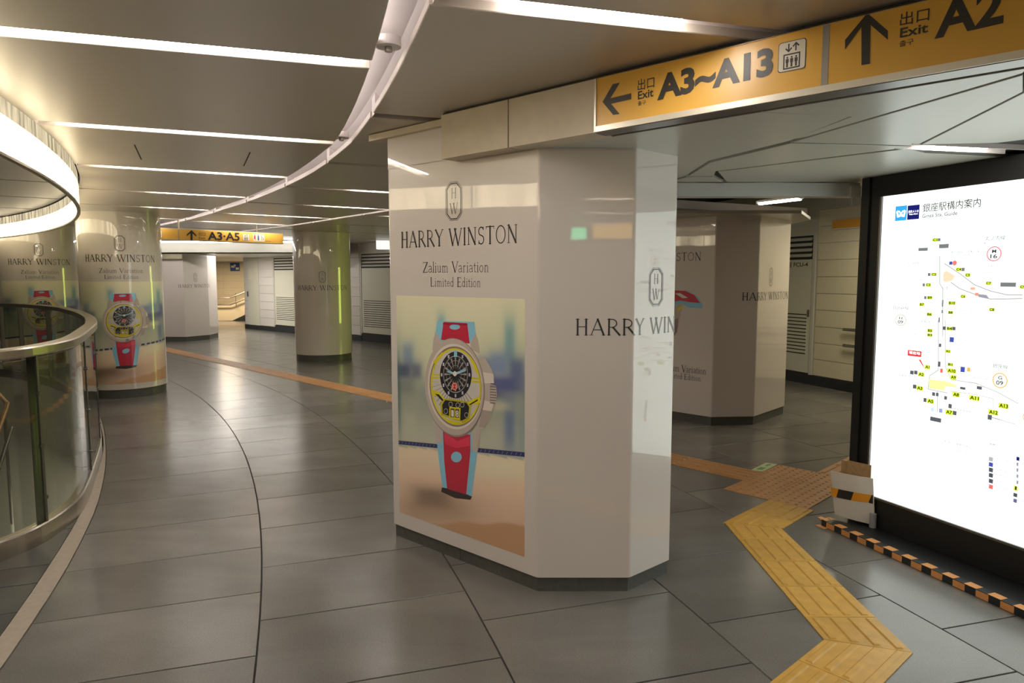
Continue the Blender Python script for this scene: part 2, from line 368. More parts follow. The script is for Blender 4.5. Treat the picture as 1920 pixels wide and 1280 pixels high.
# high-contrast serif lettering drawn stroke by stroke: (width, [polyline, weight]); T thick, t thin
def _arc(cx, cy, rx, ry, a0, a1, n=9):
    return [(cx + rx * math.cos(math.radians(a0 + (a1 - a0) * i / n)), cy + ry * math.sin(math.radians(a0 + (a1 - a0) * i / n))) for i in range(n + 1)]
T_, t_ = 0.118, 0.055
def sf(x, y, w=0.17): return ([(x - w / 2, y), (x + w / 2, y)], 0.03)
GLY = {
 'H': (.62, [([(.12, 0), (.12, 1)], T_), ([(.5, 0), (.5, 1)], T_), ([(.12, .52), (.5, .52)], t_), sf(.12, .015), sf(.12, .985), sf(.5, .015), sf(.5, .985)]),
 'A': (.66, [([(.05, 0), (.33, 1)], t_), ([(.33, 1), (.61, 0)], T_), ([(.15, .33), (.51, .33)], t_), sf(.05, .015), sf(.6, .015)]),
 'R': (.62, [([(.12, 0), (.12, 1)], T_), ([(.12, .985)] + _arc(.26, .735, .2, .25, 90, -90), .06), ([(.26, .485), (.12, .485)], t_), ([(.3, .48), (.6, 0)], T_), sf(.12, .015), sf(.12, .985), sf(.6, .015, .1)]),
 'Y': (.62, [([(.05, 1), (.31, .5)], T_), ([(.57, 1), (.31, .5)], t_), ([(.31, .5), (.31, 0)], T_), sf(.31, .015), sf(.05, .985), sf(.57, .985, .14)]),
 'W': (.94, [([(.05, 1), (.27, 0)], T_), ([(.27, 0), (.52, 1)], t_), ([(.42, 1), (.66, 0)], T_), ([(.66, 0), (.89, 1)], t_), sf(.05, .985), sf(.47, .985, .2), sf(.89, .985, .14)]),
 'I': (.24, [([(.12, 0), (.12, 1)], T_), sf(.12, .015), sf(.12, .985)]),
 'N': (.66, [([(.1, 0), (.1, 1)], t_), ([(.1, 1), (.55, 0)], T_), ([(.55, 0), (.55, 1)], t_), sf(.1, .015), sf(.08, .985, .13), sf(.55, .985)]),
 'S': (.48, [(_arc(.24, .74, .16, .24, 40, 230) + _arc(.24, .26, .17, .25, 50, -140), .065), ([(.38, .98), (.38, .82)], t_), ([(.09, .02), (.09, .2)], t_)]),
 'T': (.58, [([(.29, 0), (.29, 1)], T_), ([(.03, .98), (.55, .98)], t_), ([(.04, .98), (.03, .84)], .03), ([(.54, .98), (.55, .84)], .03), sf(.29, .015)]),
 'O': (.68, [(_arc(.34, .5, .28, .49, 0, 360, 24), .062)]),
 'Z': (.6, [([(.06, .97), (.52, .97)], t_), ([(.52, .98), (.06, .02)], T_), ([(.05, .03), (.55, .03)], t_), ([(.06, .97), (.05, .82)], .03), ([(.55, .03), (.56, .18)], .03)]),
 'V': (.62, [([(.05, 1), (.32, 0)], T_), ([(.32, 0), (.58, 1)], t_), sf(.05, .985), sf(.58, .985, .14)]),
 'L': (.54, [([(.12, 0), (.12, 1)], T_), ([(.12, .02), (.5, .02)], t_), ([(.5, .02), (.51, .2)], .03), sf(.12, .985)]),
 'E': (.54, [([(.12, 0), (.12, 1)], T_), ([(.05, .02), (.5, .02)], t_), ([(.05, .98), (.47, .98)], t_), ([(.12, .52), (.4, .52)], t_), ([(.5, .02), (.51, .2)], .03), ([(.47, .98), (.47, .84)], .03), ([(.4, .6), (.4, .44)], .03)]),
 'a': (.4, [(_arc(.18, .5, .13, .11, 160, 0, 5) + [(.31, .1), (.37, .02)], .06), (_arc(.17, .17, .13, .15, 80, 330, 7), .05), ([(.19, .32), (.31, .36)], t_)]),
 'l': (.22, [([(.11, 0), (.11, 1.02)], .07), sf(.11, .015), ([(.03, .97), (.11, 1.0)], .03)]),
 'i': (.22, [([(.11, 0), (.11, .62)], .07), sf(.11, .015), ([(.03, .58), (.11, .61)], .03), ([(.09, .84), (.13, .84)], .08)]),
 'u': (.46, [([(.1, .6), (.1, .2)] + _arc(.2, .17, .1, .15, 180, 290, 5) + [(.34, .12)], .055), ([(.35, .6), (.35, .02)], .07), ([(.03, .6), (.1, .6)], .03), ([(.27, .6), (.35, .6)], .03), ([(.35, .02), (.43, .02)], .03)]),
 'm': (.7, [([(.11, 0), (.11, .62)], .065), (_arc(.22, .45, .11, .15, 160, 0, 5) + [(.33, 0)], .06), (_arc(.45, .45, .12, .15, 160, 0, 5) + [(.57, 0)], .06), sf(.11, .015, .14), sf(.33, .015, .14), sf(.57, .015, .14)]),
 'n': (.46, [([(.11, 0), (.11, .62)], .065), (_arc(.23, .45, .12, .15, 160, 0, 5) + [(.35, 0)], .06), sf(.11, .015, .14), sf(.35, .015, .14)]),
 'r': (.34, [([(.11, 0), (.11, .62)], .065), (_arc(.24, .45, .12, .14, 170, 60, 4), .055), sf(.11, .015, .15)]),
 't': (.27, [([(.12, .8), (.12, .15)] + _arc(.2, .14, .08, .12, 180, 300, 4), .06), ([(.02, .6), (.24, .6)], t_)]),
 'o': (.42, [(_arc(.21, .31, .155, .29, 0, 360, 16), .055)]),
 'd': (.46, [(_arc(.2, .31, .14, .28, 20, 330, 12), .055), ([(.34, 1.02), (.34, .02)], .07), ([(.26, 1.0), (.34, 1.0)], .03), ([(.34, .02), (.41, .02)], .03)]),
 'e': (.38, [([(.07, .36), (.32, .36)] + _arc(.2, .31, .14, .28, 12, 330, 12), .05)]),
 ' ': (.3, []),
}
def serif(pr, body, x0, y0, x1, hgt, mat, spacing=0.06, layer=2, bold=1.0):
    W = sum(GLY[c][0] + spacing for c in body) - spacing; k = (x1 - x0) / W; x = 0.0
    for c in body:
        for pl, wt in GLY[c][1]:
            q = [(x0 + (x + p[0]) * k, y0 + p[1] * hgt) for p in pl]
            pr.line(q, wt * min(k, hgt) * bold, mat, layer)
        x += GLY[c][0] + spacing
def emblem(pr, cx, cy, w, h, mat, layer=2):
    for k, t in ((1.0, .012), (.84, .03)):
        a, b = w / 2 * k, h / 2 * (1 - (1 - k) * .5); c = a * 0.55
        pts = [(-a + c, b), (a - c, b), (a, b - c), (a, -b + c), (a - c, -b), (-a + c, -b), (-a, -b + c), (-a, b - c), (-a + c, b)]
        pr.line([(cx + p[0], cy + p[1]) for p in pts], t * w * 1.6, mat, layer)
    serif(pr, 'H', cx - w * .17, cy + h * .08, cx + w * .17, h * .26, mat, layer=layer, bold=.6)
    serif(pr, 'W', cx - w * .25, cy - h * .33, cx + w * .25, h * .28, mat, layer=layer, bold=.7)

# ------------------------------------------------------------------ plan of the hall: everything is laid out about C
C = (-22.0, -4.0)
def pol(R, th, off=0.0):
    t = math.radians(th); return (C[0] + R * math.cos(t) - off * math.sin(t), C[1] + R * math.sin(t) + off * math.cos(t))
def tab(t):
    def f(x):
        if x <= t[0][0]: return t[0][1]
        for (a, b), (c, d) in zip(t, t[1:]):
            if x <= c: return b + (d - b) * (x - a) / (c - a)
        return t[-1][1]
    return f
RC = (-16.3, -2.1); RR = 14.96                      # the luminous ring of the atrium
def r_ring(th, R=RR):
    t = math.radians(th); dx, dy = math.cos(t), math.sin(t); ox, oy = C[0] - RC[0], C[1] - RC[1]
    b = ox * dx + oy * dy; c = ox * ox + oy * oy - R * R; return -b + math.sqrt(b * b - c)
r_band = tab([(15, 22.48), (21.3, 22.49), (24.4, 22.40), (29.3, 22.26), (33.5, 22.14), (41, 22.10)])
r_bando = tab([(15, 22.60), (21.3, 22.58), (24.4, 22.52), (29.3, 22.37), (33.5, 22.26), (41, 22.21)])
r_b2 = tab([(24, 24.3), (31.5, 23.93), (34.3, 23.80), (38.2, 23.73), (42.2, 23.65)])
RAIL = [(-3.9, 2.9), (-3.35, 3.02), (-2.95, 3.22), (-2.76, 3.48), (-2.69, 3.78), (-2.76, 4.2), (-2.93, 4.6), (-3.16, 5.05), (-3.5, 5.7), (-3.8, 6.2), (-4.15, 6.75), (-4.5, 7.25), (-4.95, 7.85), (-5.4, 8.4), (-5.9, 8.98), (-6.45, 9.5), (-7.05, 9.98), (-7.8, 10.45), (-8.6, 10.85), (-9.6, 11.25)]
r_open = tab([(20.3, 17.9), (20.4, 19.0), (20.75, 20.36), (21.3, 20.66), (21.9, 20.85), (23.1, 20.90), (29.3, 20.91), (32.7, 20.84), (34.8, 20.80), (38.9, 20.73), (42.9, 20.54), (47.8, 20.2), (51, 19.4)])
r_bout = tab([(15, 21.075), (18, 21.065), (20.5, 21.052), (23.5, 21.022), (26.1, 20.975), (28.6, 20.93), (31.4, 20.90), (36, 20.86), (42, 20.80)])
r_binn = tab([(15, 20.985), (18, 20.976), (21.2, 20.955), (23, 20.95), (24.5, 20.935), (28.6, 20.915), (31.4, 20.88), (36, 20.82), (42, 20.7)])
# the kerb of the opening follows RAIL; r_open is the same curve in polar form

# ------------------------------------------------------------------ floor
fb = MB()
ths = [-50 + i for i in range(70)] + [20.05 + i * 0.5 for i in range(64)] + [52 + i * 2 for i in range(16)]
ths = [t for t in ths if t <= 84]
ro = lambda t: 4.0 if t < 20.3 else r_open(t)
for a, b in zip(ths, ths[1:]):
    p = [pol(ro(max(a, 0) if a < 20.3 else a) if a >= 20.3 else 4.0, a), pol(44, a), pol(44, b), pol(ro(b) if b >= 20.3 else 4.0, b)]
    fb.add([(q[0], q[1], -0.012) for q in p], [(0, 1, 2, 3)])
floor = fb.build('floor', 'grout'); tag(floor, kind='structure')
ORG[floor.name] = Vector((0, 0, 0))
STEP = 1.53; T0 = 17.5
def arcpts(rf, a, b, n=3): return [pol(rf(a + (b - a) * i / n), a + (b - a) * i / n) for i in range(n + 1)]
def tile_poly(ra, rb, a, b, g=0.0035):
    gd = math.degrees(g / 22)
    pts = arcpts(lambda t: ra(t) + g, a + gd, b - gd) + arcpts(lambda t: rb(t) - g, b - gd, a + gd)
    return pts
rings = [20.92 + 0.11, 22.0, 22.93, 23.86, 24.8, 25.73, 26.66, 27.6, 28.5, 29.4, 30.3]
far = MB(); nt_ = 0
def vis(poly):
    ok = False
    for x, y in poly:
        if y > 1.8 and -0.80 < x / y < 0.82: ok = True
    return ok
for k in range(-4, 36):
    for ri in range(len(rings) - 1):
        sh = 0.5 if ri % 2 else 0.0
        a = T0 + (k - sh) * STEP; b = a + STEP
        ra, rb = ((lambda t, r=rings[ri]: r) if ri else (lambda t: r_bout(t))), (lambda t, r=rings[ri + 1]: r)
        p = tile_poly(ra, rb, a, b)
        cx = sum(q[0] for q in p) / len(p); cy = sum(q[1] for q in p) / len(p)
        if not vis(p): 
            if -9 < cx < 12 and -6 < cy < 22: far.add([(q[0], q[1], 0) for q in p], [tuple(range(len(p)))])
            continue
        if math.hypot(cx, cy) < 11.5:
            panel('floor_tile', p, -0.012, 0.0 - random.random() * 0.0004, 'stone', floor, bev=0.0012); nt_ += 1
        else: far.add([(q[0], q[1], 0) for q in p], [tuple(range(len(p)))])
# strip between opening and border
for k in range(-4, 22):
    a = T0 + k * STEP + 0.4; b = a + STEP
    ra = (lambda t: ro(t) + 0.0 if t > 20.3 else 18.2); rb = (lambda t: r_binn(t))
    if a < 20.3 < b: b = 20.3
    if b - a < 0.2: continue
    p = tile_poly(ra, rb, a, b)
    if abs(parea(p)) < 0.004: continue
    if vis(p): panel('floor_tile', p, -0.012, -0.0003, 'stone_dark', floor, bev=0.0008)
k = T0 + 1 * STEP + 0.4 + STEP
if k > 20.3:
    p = tile_poly(lambda t: ro(max(t, 20.31)), lambda t: r_binn(t), 20.31, k)
    panel('floor_tile', p, -0.012, -0.0003, 'stone_dark', floor, bev=0.0008)
fo = far.build('floor_tile_field', 'stone', floor); fo['kind'] = 'stuff'
bo = empty('trim_1'); bo['kind'] = 'structure'
for k in range(-6, 20):
    a = T0 + k * 2 * STEP * 0.8; b = a + 2 * STEP * 0.8
    panel('border_strip', tile_poly(r_binn, r_bout, a, b, 0.001), -0.012, 0.0012, 'border', bo, bev=0.0008)
print('floor tiles', nt_)

# atrium well below the opening
wb = MB(); n = len(RAIL)
vs = [(x, y, z) for z in (-0.02, -3.2) for x, y in RAIL]
wb.add(vs, [(i, i + 1, n + i + 1, n + i) for i in range(n - 1)])
wl = wb.build('wall_well', pm('well_wall', (0.45, 0.43, 0.38, 1), 0.35)); wl['kind'] = 'structure'
lf = mesh('floor_lower', [(-22, -3, -3.2), (-1.5, -3, -3.2), (-1.5, 20, -3.2), (-22, 20, -3.2)], [(0, 1, 2, 3)], pm('lower_floor', (0.22, 0.21, 0.19, 1), 0.25)); lf['kind'] = 'structure'

# ------------------------------------------------------------------ ceiling
ceil = mesh('ceiling', [(-26, -9, 2.8), (14, -9, 2.8), (14, 30, 2.8), (-26, 30, 2.8)], [(0, 3, 2, 1)], 'void'); ceil['kind'] = 'structure'
ZC = 2.30
SW = 0.05   # half width of a slot
LS = [-7.3, -3.2, 0.9, 5.0, 9.1, 13.2, 17.3, 21.4, 25.5, 29.7, 33.9, 38.1, 42.3, 46.5, 50.7]
RS = [0.2, 4.0, 7.9, 11.7, 15.57, 19.4, 23.3, 27.0, 30.85, 34.7, 38.5, 42.3, 46.1]
FS = [25.0, 29.0, 32.9, 36.8, 40.6, 44.4, 48]
def cpanel(ta, tb, ra, rb, name='ceiling_panel', mat='ceil', z=ZC, sw=SW, par=None, n=6):
    pts = [pol(ra(ta + (tb - ta) * i / n), ta + (tb - ta) * i / n, off=(sw if i == 0 else (-sw if i == n else 0))) for i in range(n + 1)]
    q = [pol(rb(tb + (ta - tb) * i / n), tb + (ta - tb) * i / n, off=(-sw if i == 0 else (sw if i == n else 0))) for i in range(n + 1)]
    return panel(name, pts + q, z, z + 0.03, mat, par or ceil, bev=0.003, flip=True)
def channel(th, r0, r1, z=ZC):
    """white U-channel above a slot"""
    a0, a1 = pol(r0, th), pol(r1, th); t = math.radians(th); n = (-math.sin(t), math.cos(t)); w_ = SW + 0.004
    vs = []
    for p in (a0, a1):
        for o_, zz in ((-w_, z + .004), (-w_, z + .10), (w_, z + .10), (w_, z + .004)): vs.append((p[0] + n[0] * o_, p[1] + n[1] * o_, zz))
    return mesh('slot_channel', vs, [(0, 1, 5, 4), (1, 2, 6, 5), (2, 3, 7, 6), (0, 3, 2, 1)], 'trough', ceil)
def light(th, r0, r1, label, group='linear lights recessed in the metal ceiling', z=ZC, wd=0.036, dots=False):
    if isinstance(r0, tuple):
        p0, p1 = r0, r1; th = math.degrees(math.atan2(p1[1] - p0[1], p1[0] - p0[0])); r0, r1 = 0, math.dist(p0, p1)
    else: p0, p1 = pol(r0, th), pol(r1, th)
    mid = ((p0[0] + p1[0]) / 2, (p0[1] + p1[1]) / 2)
    root = empty('linear_light', (mid[0], mid[1], z + .03)); tag(root, label, 'ceiling light', group)
    t = math.radians(th); u = Vector((math.cos(t), math.sin(t), 0)); n_ = Vector((-math.sin(t), math.cos(t), 0)); L = (r1 - r0)
    hb = MB()
    c = Vector((mid[0], mid[1], z + .052)); hb.box(c, u * (L / 2), n_ * (wd * .6), Vector((0, 0, .012)))
    for s_ in (-1, 1): hb.box(c + u * s_ * (L / 2 + .02) - Vector((0, 0, .008)), u * .02, n_ * (wd * .45), Vector((0, 0, .014)))
    hb.build('housing', 'trough', root)
    sb = MB(); m = max(1, int(L / 0.05)) if dots else 1
    for i in range(m):
        cc = c + u * (-L / 2 + L * (i + .5) / m) - Vector((0, 0, .023)); sb.box(cc, u * (L / m / 2 * (0.72 if dots else 1)), n_ * (wd * .6), Vector((0, 0, .011)))
    sb.build('led_strip', 'led', root)
    return root
RMAX = lambda t: 27.5
for i in range(len(LS) - 1):
    a, b = LS[i], LS[i + 1]
    cpanel(a, b, lambda t: r_ring(t) + 0.015, r_band)
for i in range(len(RS) - 1):
    a, b = RS[i], RS[i + 1]
    if b < 27: cpanel(a, b, r_bando, lambda t: 27.0); cpanel(a, b, lambda t: 27.02, lambda t: 32.0)
    elif a < 27.1: cpanel(a, b, r_bando, lambda t: r_b2(t) - .05)
    else: cpanel(a, b, r_bando, lambda t: r_b2(t) - 0.05)
for i in range(len(FS) - 1):
    a, b = FS[i], FS[i + 1]
    if a < 27: continue
    cpanel(a, b, lambda t: r_b2(t) + 0.05, lambda t: 29.0)
cpanel(27.0, 29.0, lambda t: r_b2(t) + .05, lambda t: 29.0)
for th in LS: channel(th, r_ring(th) + .02, r_band(th) + .002)
for th in RS: channel(th, r_bando(th) + .01, (r_b2(th) - .06 if th > 26.9 else 27.0))
for th in FS:
    if th > 27: channel(th, r_b2(th) + .06, 29.0)
channel(27.0, 24.1, 29.0)
# curved troughs between the panel fields
def trough(r_a, r_b, t0, t1, name):
    b = MB(); n = 90; pr = [(-.45, .031), (-.45, .07), (0, .10), (1, .10), (1.45, .07), (1.45, .031)]
    for i in range(n + 1):
        t = t0 + (t1 - t0) * i / n; ra, rb = r_a(t) - .004, r_b(t) + .004
        for f_, dz in pr:
            p = pol(ra + (rb - ra) * f_, t); b.v.append((p[0], p[1], ZC + dz))
    k = len(pr)
    for i in range(n):
        for j in range(k - 1): b.f.append((i * k + j, i * k + j + 1, (i + 1) * k + j + 1, (i + 1) * k + j)); b.m.append(0)
    o = b.build(name, 'trough', ceil, smooth=False)
    tb = MB()  # glowing strip added out of sight above the panel edge, lifts the trough
    for i in range(n + 1):
        t = t0 + (t1 - t0) * i / n
        for rr, dz in ((-.035, .034), (-.022, .034), (-.022, .042), (-.035, .042)):
            p = pol(r_a(t) + rr, t); tb.v.append((p[0], p[1], ZC + dz))
    for i in range(n):
        for j in range(4): tb.f.append((i * 4 + j, i * 4 + (j + 1) % 4, (i + 1) * 4 + (j + 1) % 4, (i + 1) * 4 + j)); tb.m.append(0)
    tb.build('trough_glow_strip', 'trough_glow', o)
    return o
trough(r_band, r_bando, -8, 50, 'curved_channel')
trough(lambda t: r_b2(t) - .05, lambda t: r_b2(t) + .05, 27, 48, 'curved_channel')
# lights: those in view, then the same rows behind the camera
light(17.3, 20.0, 22.38, 'bright recessed light strip nearest the camera at the upper left', wd=.045)
light(21.4, 21.1, 22.35, 'second recessed light strip from the camera, starting beside the glowing ring', dots=True)
light(25.5, 21.07, 22.30, 'third recessed light strip from the camera, left of the curved channel', dots=True)
light(29.7, 21.42, 22.2, 'short dotted light strip, fourth row from the camera left of the curved channel', dots=True)
light(33.9, 21.5, 22.1, 'short dotted light strip, fifth row, just above the nearer round column', dots=True)
light(38.1, 20.9, 21.9, 'small far light strip beside the round column above the yellow sign', dots=True)
light(15.57, 22.85, 23.40, 'bright recessed light strip at the top centre, above the tilted ceiling panel', wd=.045)
light(27.0, 23.05, 23.95, 'dotted light strip left of the big pillar, upper of two', dots=True)
light(30.85, 23.1, 23.75, 'dotted light strip left of the big pillar, lower of two', dots=True)
G2 = 'recessed ceiling lights behind the viewpoint'
for th in (13.2, 9.1, 5.0, 0.9, -3.2):
    light(th, r_ring(th) + .6, 22.25, 'recessed light strip behind the viewpoint', G2)
for th in (7.9, 4.0, 0.2):
    light(th, 23.0, 24.6, 'recessed light strip behind the viewpoint', G2)
for i, th in enumerate((34.7, 38.5)): light(th, 22.5, 23.6, 'small added light strip over the round column with the logo' if i == 0 else 'small added light strip above the far octagonal pillar', dots=True)  # strips lit and lengthened to brighten the column fronts
light(32.9, 24.3, 25.6, 'far light strip over the passage by the wall cabinets', dots=True)
light(29.0, 24.6, 26.0, 'unseen far light strip behind the big pillar near the lemon display', dots=True)  # hidden from view, kept for the light it gives
# small hatch marks in the panels and sensor discs
for a, b in (((252, 271), (265, 299)), ((469, 285), (457, 311))):
    p, q = G(*a, ZC), G(*b, ZC); d = Vector((q[0] - p[0], q[1] - p[1], 0)); n_ = d.normalized().cross(Vector((0, 0, 1)))
    MB().box(((p[0] + q[0]) / 2, (p[1] + q[1]) / 2, ZC), d / 2, n_ * .004, (0, 0, .001)).build('hatch_slit', 'dark', ceil)
for i, (px, py, lab) in enumerate(((728, 84, 'round white sensor disc at the corner of the nearest ceiling panel'), (640, 256, 'small round sensor at the far corner of the second ceiling panel'))):
    x, y = G(px, py, ZC + .02); r = empty('ceiling_sensor', (x, y, ZC + .03)); tag(r, lab, 'sensor', 'round ceiling sensors')
    k = 24; R_ = 0.045
    b = MB().add([(x + R_ * math.cos(6.2832 * j / k), y + R_ * math.sin(6.2832 * j / k), z) for z in (ZC + .012, ZC + .045) for j in range(k)], [(j, (j + 1) % k, k + (j + 1) % k, k + j) for j in range(k)] + [tuple(range(k))[::-1], tuple(range(k, 2 * k))])
    b.build('disc', 'trough', r)
    MB().tube([(x, y, ZC + .012), (x, y, ZC - .004)], .014).build('sensor_tip', 'steel', r)

# ------------------------------------------------------------------ luminous ring
ring = empty('luminous_ring', (RC[0] + RR, RC[1], 2.05)); tag(ring, 'glowing curved glass ring hanging around the atrium opening at the left', 'light ring')
def arcwall(R, a0, a1, z0, z1, name, mat, par, n=60, thick=0.012):
    b = MB()
    for i in range(n + 1):
        t = math.radians(a0 + (a1 - a0) * i / n)
        for rr, z in ((R, z0), (R, z1), (R - thick, z1), (R - thick, z0)): b.v.append((RC[0] + rr * math.cos(t), RC[1] + rr * math.sin(t), z))
    for i in range(n):
        for j in range(4): b.f.append((i * 4 + j, (i + 1) * 4 + j, (i + 1) * 4 + (j + 1) % 4, i * 4 + (j + 1) % 4)); b.m.append(0)
    b.f += [(0, 1, 2, 3), (n * 4 + 3, n * 4 + 2, n * 4 + 1, n * 4)]; b.m += [0, 0]
    return b.build(name, mat, par)
seg = 4.2
a = -8.0
while a < 75:
    arcwall(RR, a + .03, a + seg - .03, 2.062, 2.235, 'glass_panel', 'ring', ring, 12)
    arcwall(RR, a + .03, a + seg - .03, 2.238, 2.33, 'upper_band', 'ring_top', ring, 12, .01)
    a += seg
arcwall(RR + .006, -8, 75, 2.048, 2.06, 'lower_rim', 'steel', ring, 120, .026)
arcwall(RR + .004, -8, 75, 2.236, 2.2375, 'middle_rim', 'steel', ring, 120, .02)
# unlit ceiling inside the ring, shade put into the panel colour; open joints
for i in range(3, len(LS) - 1):
    cpanel(LS[i], LS[i + 1], lambda t: 10.0, lambda t: r_ring(t, RR - .02), name='inner_panel', mat='ceil', z=2.34, sw=.03) if False else cpanel(LS[i], LS[i + 1], lambda t: 10.0, lambda t: r_ring(t, RR - .02), name='inner_panel', mat='inner_shade', z=2.34, sw=.03)

# ------------------------------------------------------------------ balustrade round the opening
def smooth_path(P, n=6):
    out = []
    for i in range(len(P) - 1):
        p0, p1, p2, p3 = P[max(i - 1, 0)], P[i], P[i + 1], P[min(i + 2, len(P) - 1)]
        for k in range(n):
            t = k / n
            out.append(tuple(0.5 * ((2 * p1[j]) + (-p0[j] + p2[j]) * t + (2 * p0[j] - 5 * p1[j] + 4 * p2[j] - p3[j]) * t * t + (-p0[j] + 3 * p1[j] - 3 * p2[j] + p3[j]) * t ** 3) for j in (0, 1)))
    out.append(P[-1]); return out
RP = smooth_path(RAIL)
def norms(P):
    o = []
    for i in range(len(P)):
        a, b = P[max(i - 1, 0)], P[min(i + 1, len(P) - 1)]; L = math.dist(a, b); o.append(((b[1] - a[1]) / L, -(b[0] - a[0]) / L))
    return o
RN = norms(RP)   # outward: to the walkway
cum = [0.0]
for a, b in zip(RP, RP[1:]): cum.append(cum[-1] + math.dist(a, b))
def at(s_):
    for i in range(len(cum) - 1):
        if s_ <= cum[i + 1]:
            f_ = (s_ - cum[i]) / (cum[i + 1] - cum[i]); return tuple(RP[i][j] + (RP[i + 1][j] - RP[i][j]) * f_ for j in (0, 1)), RN[i]
    return RP[-1], RN[-1]
def sweep(prof, name, mat, par, s0=0, s1=None, smooth=False):
    """prof: closed list of (outward, z)"""
    s1 = s1 if s1 is not None else cum[-1]
    ss = [s0] + [c for c in cum if s0 + .01 < c < s1 - .01] + [s1]; b = MB(); k = len(prof)
    for q in ss:
        p, n_ = at(q)
        b.v += [(p[0] + n_[0] * o_, p[1] + n_[1] * o_, z) for o_, z in prof]
    for i in range(len(ss) - 1):
        for j in range(k): b.f.append((i * k + j, i * k + (j + 1) % k, (i + 1) * k + (j + 1) % k, (i + 1) * k + j)); b.m.append(0)
    b.f += [tuple(range(k))[::-1], tuple((len(ss) - 1) * k + j for j in range(k))]; b.m += [0, 0]
    return b.build(name, mat, par, smooth=smooth)
bal = empty('balustrade', (RAIL[4][0], RAIL[4][1], 0)); tag(bal, 'curved glass balustrade with flat steel handrail around the atrium opening', 'balustrade')
sweep([(-.045, 1.065), (.04, 1.065), (.045, 1.072), (.045, 1.112), (.036, 1.12), (-.04, 1.12), (-.045, 1.113)], 'handrail', 'steel', bal)
sweep([(-.03, 0.0), (.03, 0.0), (.03, .10), (.022, .108), (-.03, .108)], 'base_rail', 'steel', bal)
s85 = next(c for c, p in zip(cum, RP) if p[1] > 4.82 and p[0] < -2.9)
posts = [s85 + 1.12 * i for i in range(-3, 12) if 0 < s85 + 1.12 * i < cum[-1]]
for q in posts:
    p, n_ = at(q); tg = Vector((-n_[1], n_[0], 0)); N = Vector((n_[0], n_[1], 0))
    b = MB().box(Vector((p[0], p[1], .585)) - N * .004, tg * .009, N * .028, (0, 0, .485))
    for z in (.25, .55, .85): b.tube([Vector((p[0], p[1], z)) + N * .02, Vector((p[0], p[1], z)) + N * .032], .012, k=8)
    b.build('post', 'steel_dark', bal)
for q0, q1 in zip([0] + posts, posts + [cum[-1]]):
    if q1 - q0 < .1: continue
    sweep([(.008, .112), (.018, .112), (.018, 1.05), (.008, 1.05)], 'glass_pane', 'glass', bal, q0 + .012, q1 - .012)
# stair handrails down in the well
hr = empty('stair_handrail', (-4.0, 5.0, -1)); tag(hr, 'brownish stair handrail seen through the glass, going down into the atrium', 'handrail')
MB().tube([(-3.9, 4.0, -1.25), (-4.3, 5.2, -.55), (-4.9, 6.6, .28), (-5.3, 7.0, .32)], .022).build('upper_tube', pm('brass', (.45, .28, .14, 1), .35, metal=.6), hr)
MB().tube([(-3.95, 4.1, -1.5), (-4.35, 5.3, -.8), (-4.95, 6.7, .02)], .018).build('lower_tube', 'steel_dark', hr)
for q in ((-3.95, 4.1, -1.5), (-4.35, 5.3, -.8), (-4.9, 6.55, -.05)): MB().tube([(q[0], q[1], q[2] - 1.4), (q[0], q[1], q[2] + .24)], .014, k=8).build('upright', 'steel_dark', hr)

# ------------------------------------------------------------------ low soffit over the right
ZS = 2.08
sof = empty('trim_2'); sof['kind'] = 'structure'
def W(*pts, z=ZS): return [G(px, py, z) for px, py in pts]
def ext(a, b, k): return (a[0] + (b[0] - a[0]) * k, a[1] + (b[1] - a[1]) * k)
S0 = G(1120, 247, ZS); S1 = G(1920, 108, ZS)
SF = Frame(S0, S1)
beamL = SF.uv(828, 303)[0]
bL = SF.P(beamL, 0)[:2]; bR = SF.P(3.2, 0)[:2]
# backing plate (dark, seen only in the joints)
back = [SF.P(beamL + .02, 0, -.13)[:2], SF.P(3.2, 0, -.13)[:2], (6.0, 1.0), (6.0, 4.0), G(1640, 344, ZS), G(1363, 342, ZS), (0.9, 4.25), (.0, 3.9), (-.1, 3.55), G(888, 307, ZS)]
MB().prism([(p[0], p[1]) for p in back], ZS + .02, ZS + .06).build('soffit_backing', 'void', sof)
bLi, S0i, S1i, bRi = [SF.P(a, 0, -.118)[:2] for a in (beamL, 0.0, SF.L, 3.2)]
def sp(pts, z=ZS, mat='soffit', nm='soffit_panel'):
    panel(nm, inset(pts, .0028), z, z + .02, mat, sof, bev=.002, flip=True)
B15 = SF.P(1.6, 0, -.118)[:2]
cut1 = SF.P(SF.uv(1400, 198.5)[0], 0, -.118)[:2]
sp([bLi, S0i, cut1] + W((1594.6, 218.7), (1482, 264), (1331, 301), (1286, 330)) + [(.95, 4.2), (.0, 3.9), (-.1, 3.55), G(888, 307, ZS)])
sp([cut1, S1i, G(1920, 137, ZS)] + W((1512, 257), (1482, 262), (1594.6, 219)))
sp(W((1512, 258.5), (1920, 139.5), (1920, 172), (1723, 271), (1711, 273), (1484, 267)))
sp([S1i, B15, bRi, (4.5, 1.2), (4.5, 1.9)] + [G(1920, 172, ZS), G(1920, 137, ZS)])
sp(W((1726, 271), (1920, 173)) + [(4.5, 1.95), (4.5, 2.75)] + W((1920, 262), (1870, 268)))
sp(W((1290, 330), (1331, 305), (1482, 269), (1711, 274.5), (1700, 277), (1343, 321), (1339, 330)))
sp(W((1345, 322), (1700, 279), (1734, 287), (1900, 296)) + [(4.5, 3.2), (4.5, 4.0)] + W((1640, 344), (1363, 342)))
sp(W((1286, 332.5), (1337, 332.5), (1358, 343.5)) + [(.98, 4.27), (.97, 4.2)])
slit = W((1345, 321), (1350, 321), (1369, 342), (1360, 342))
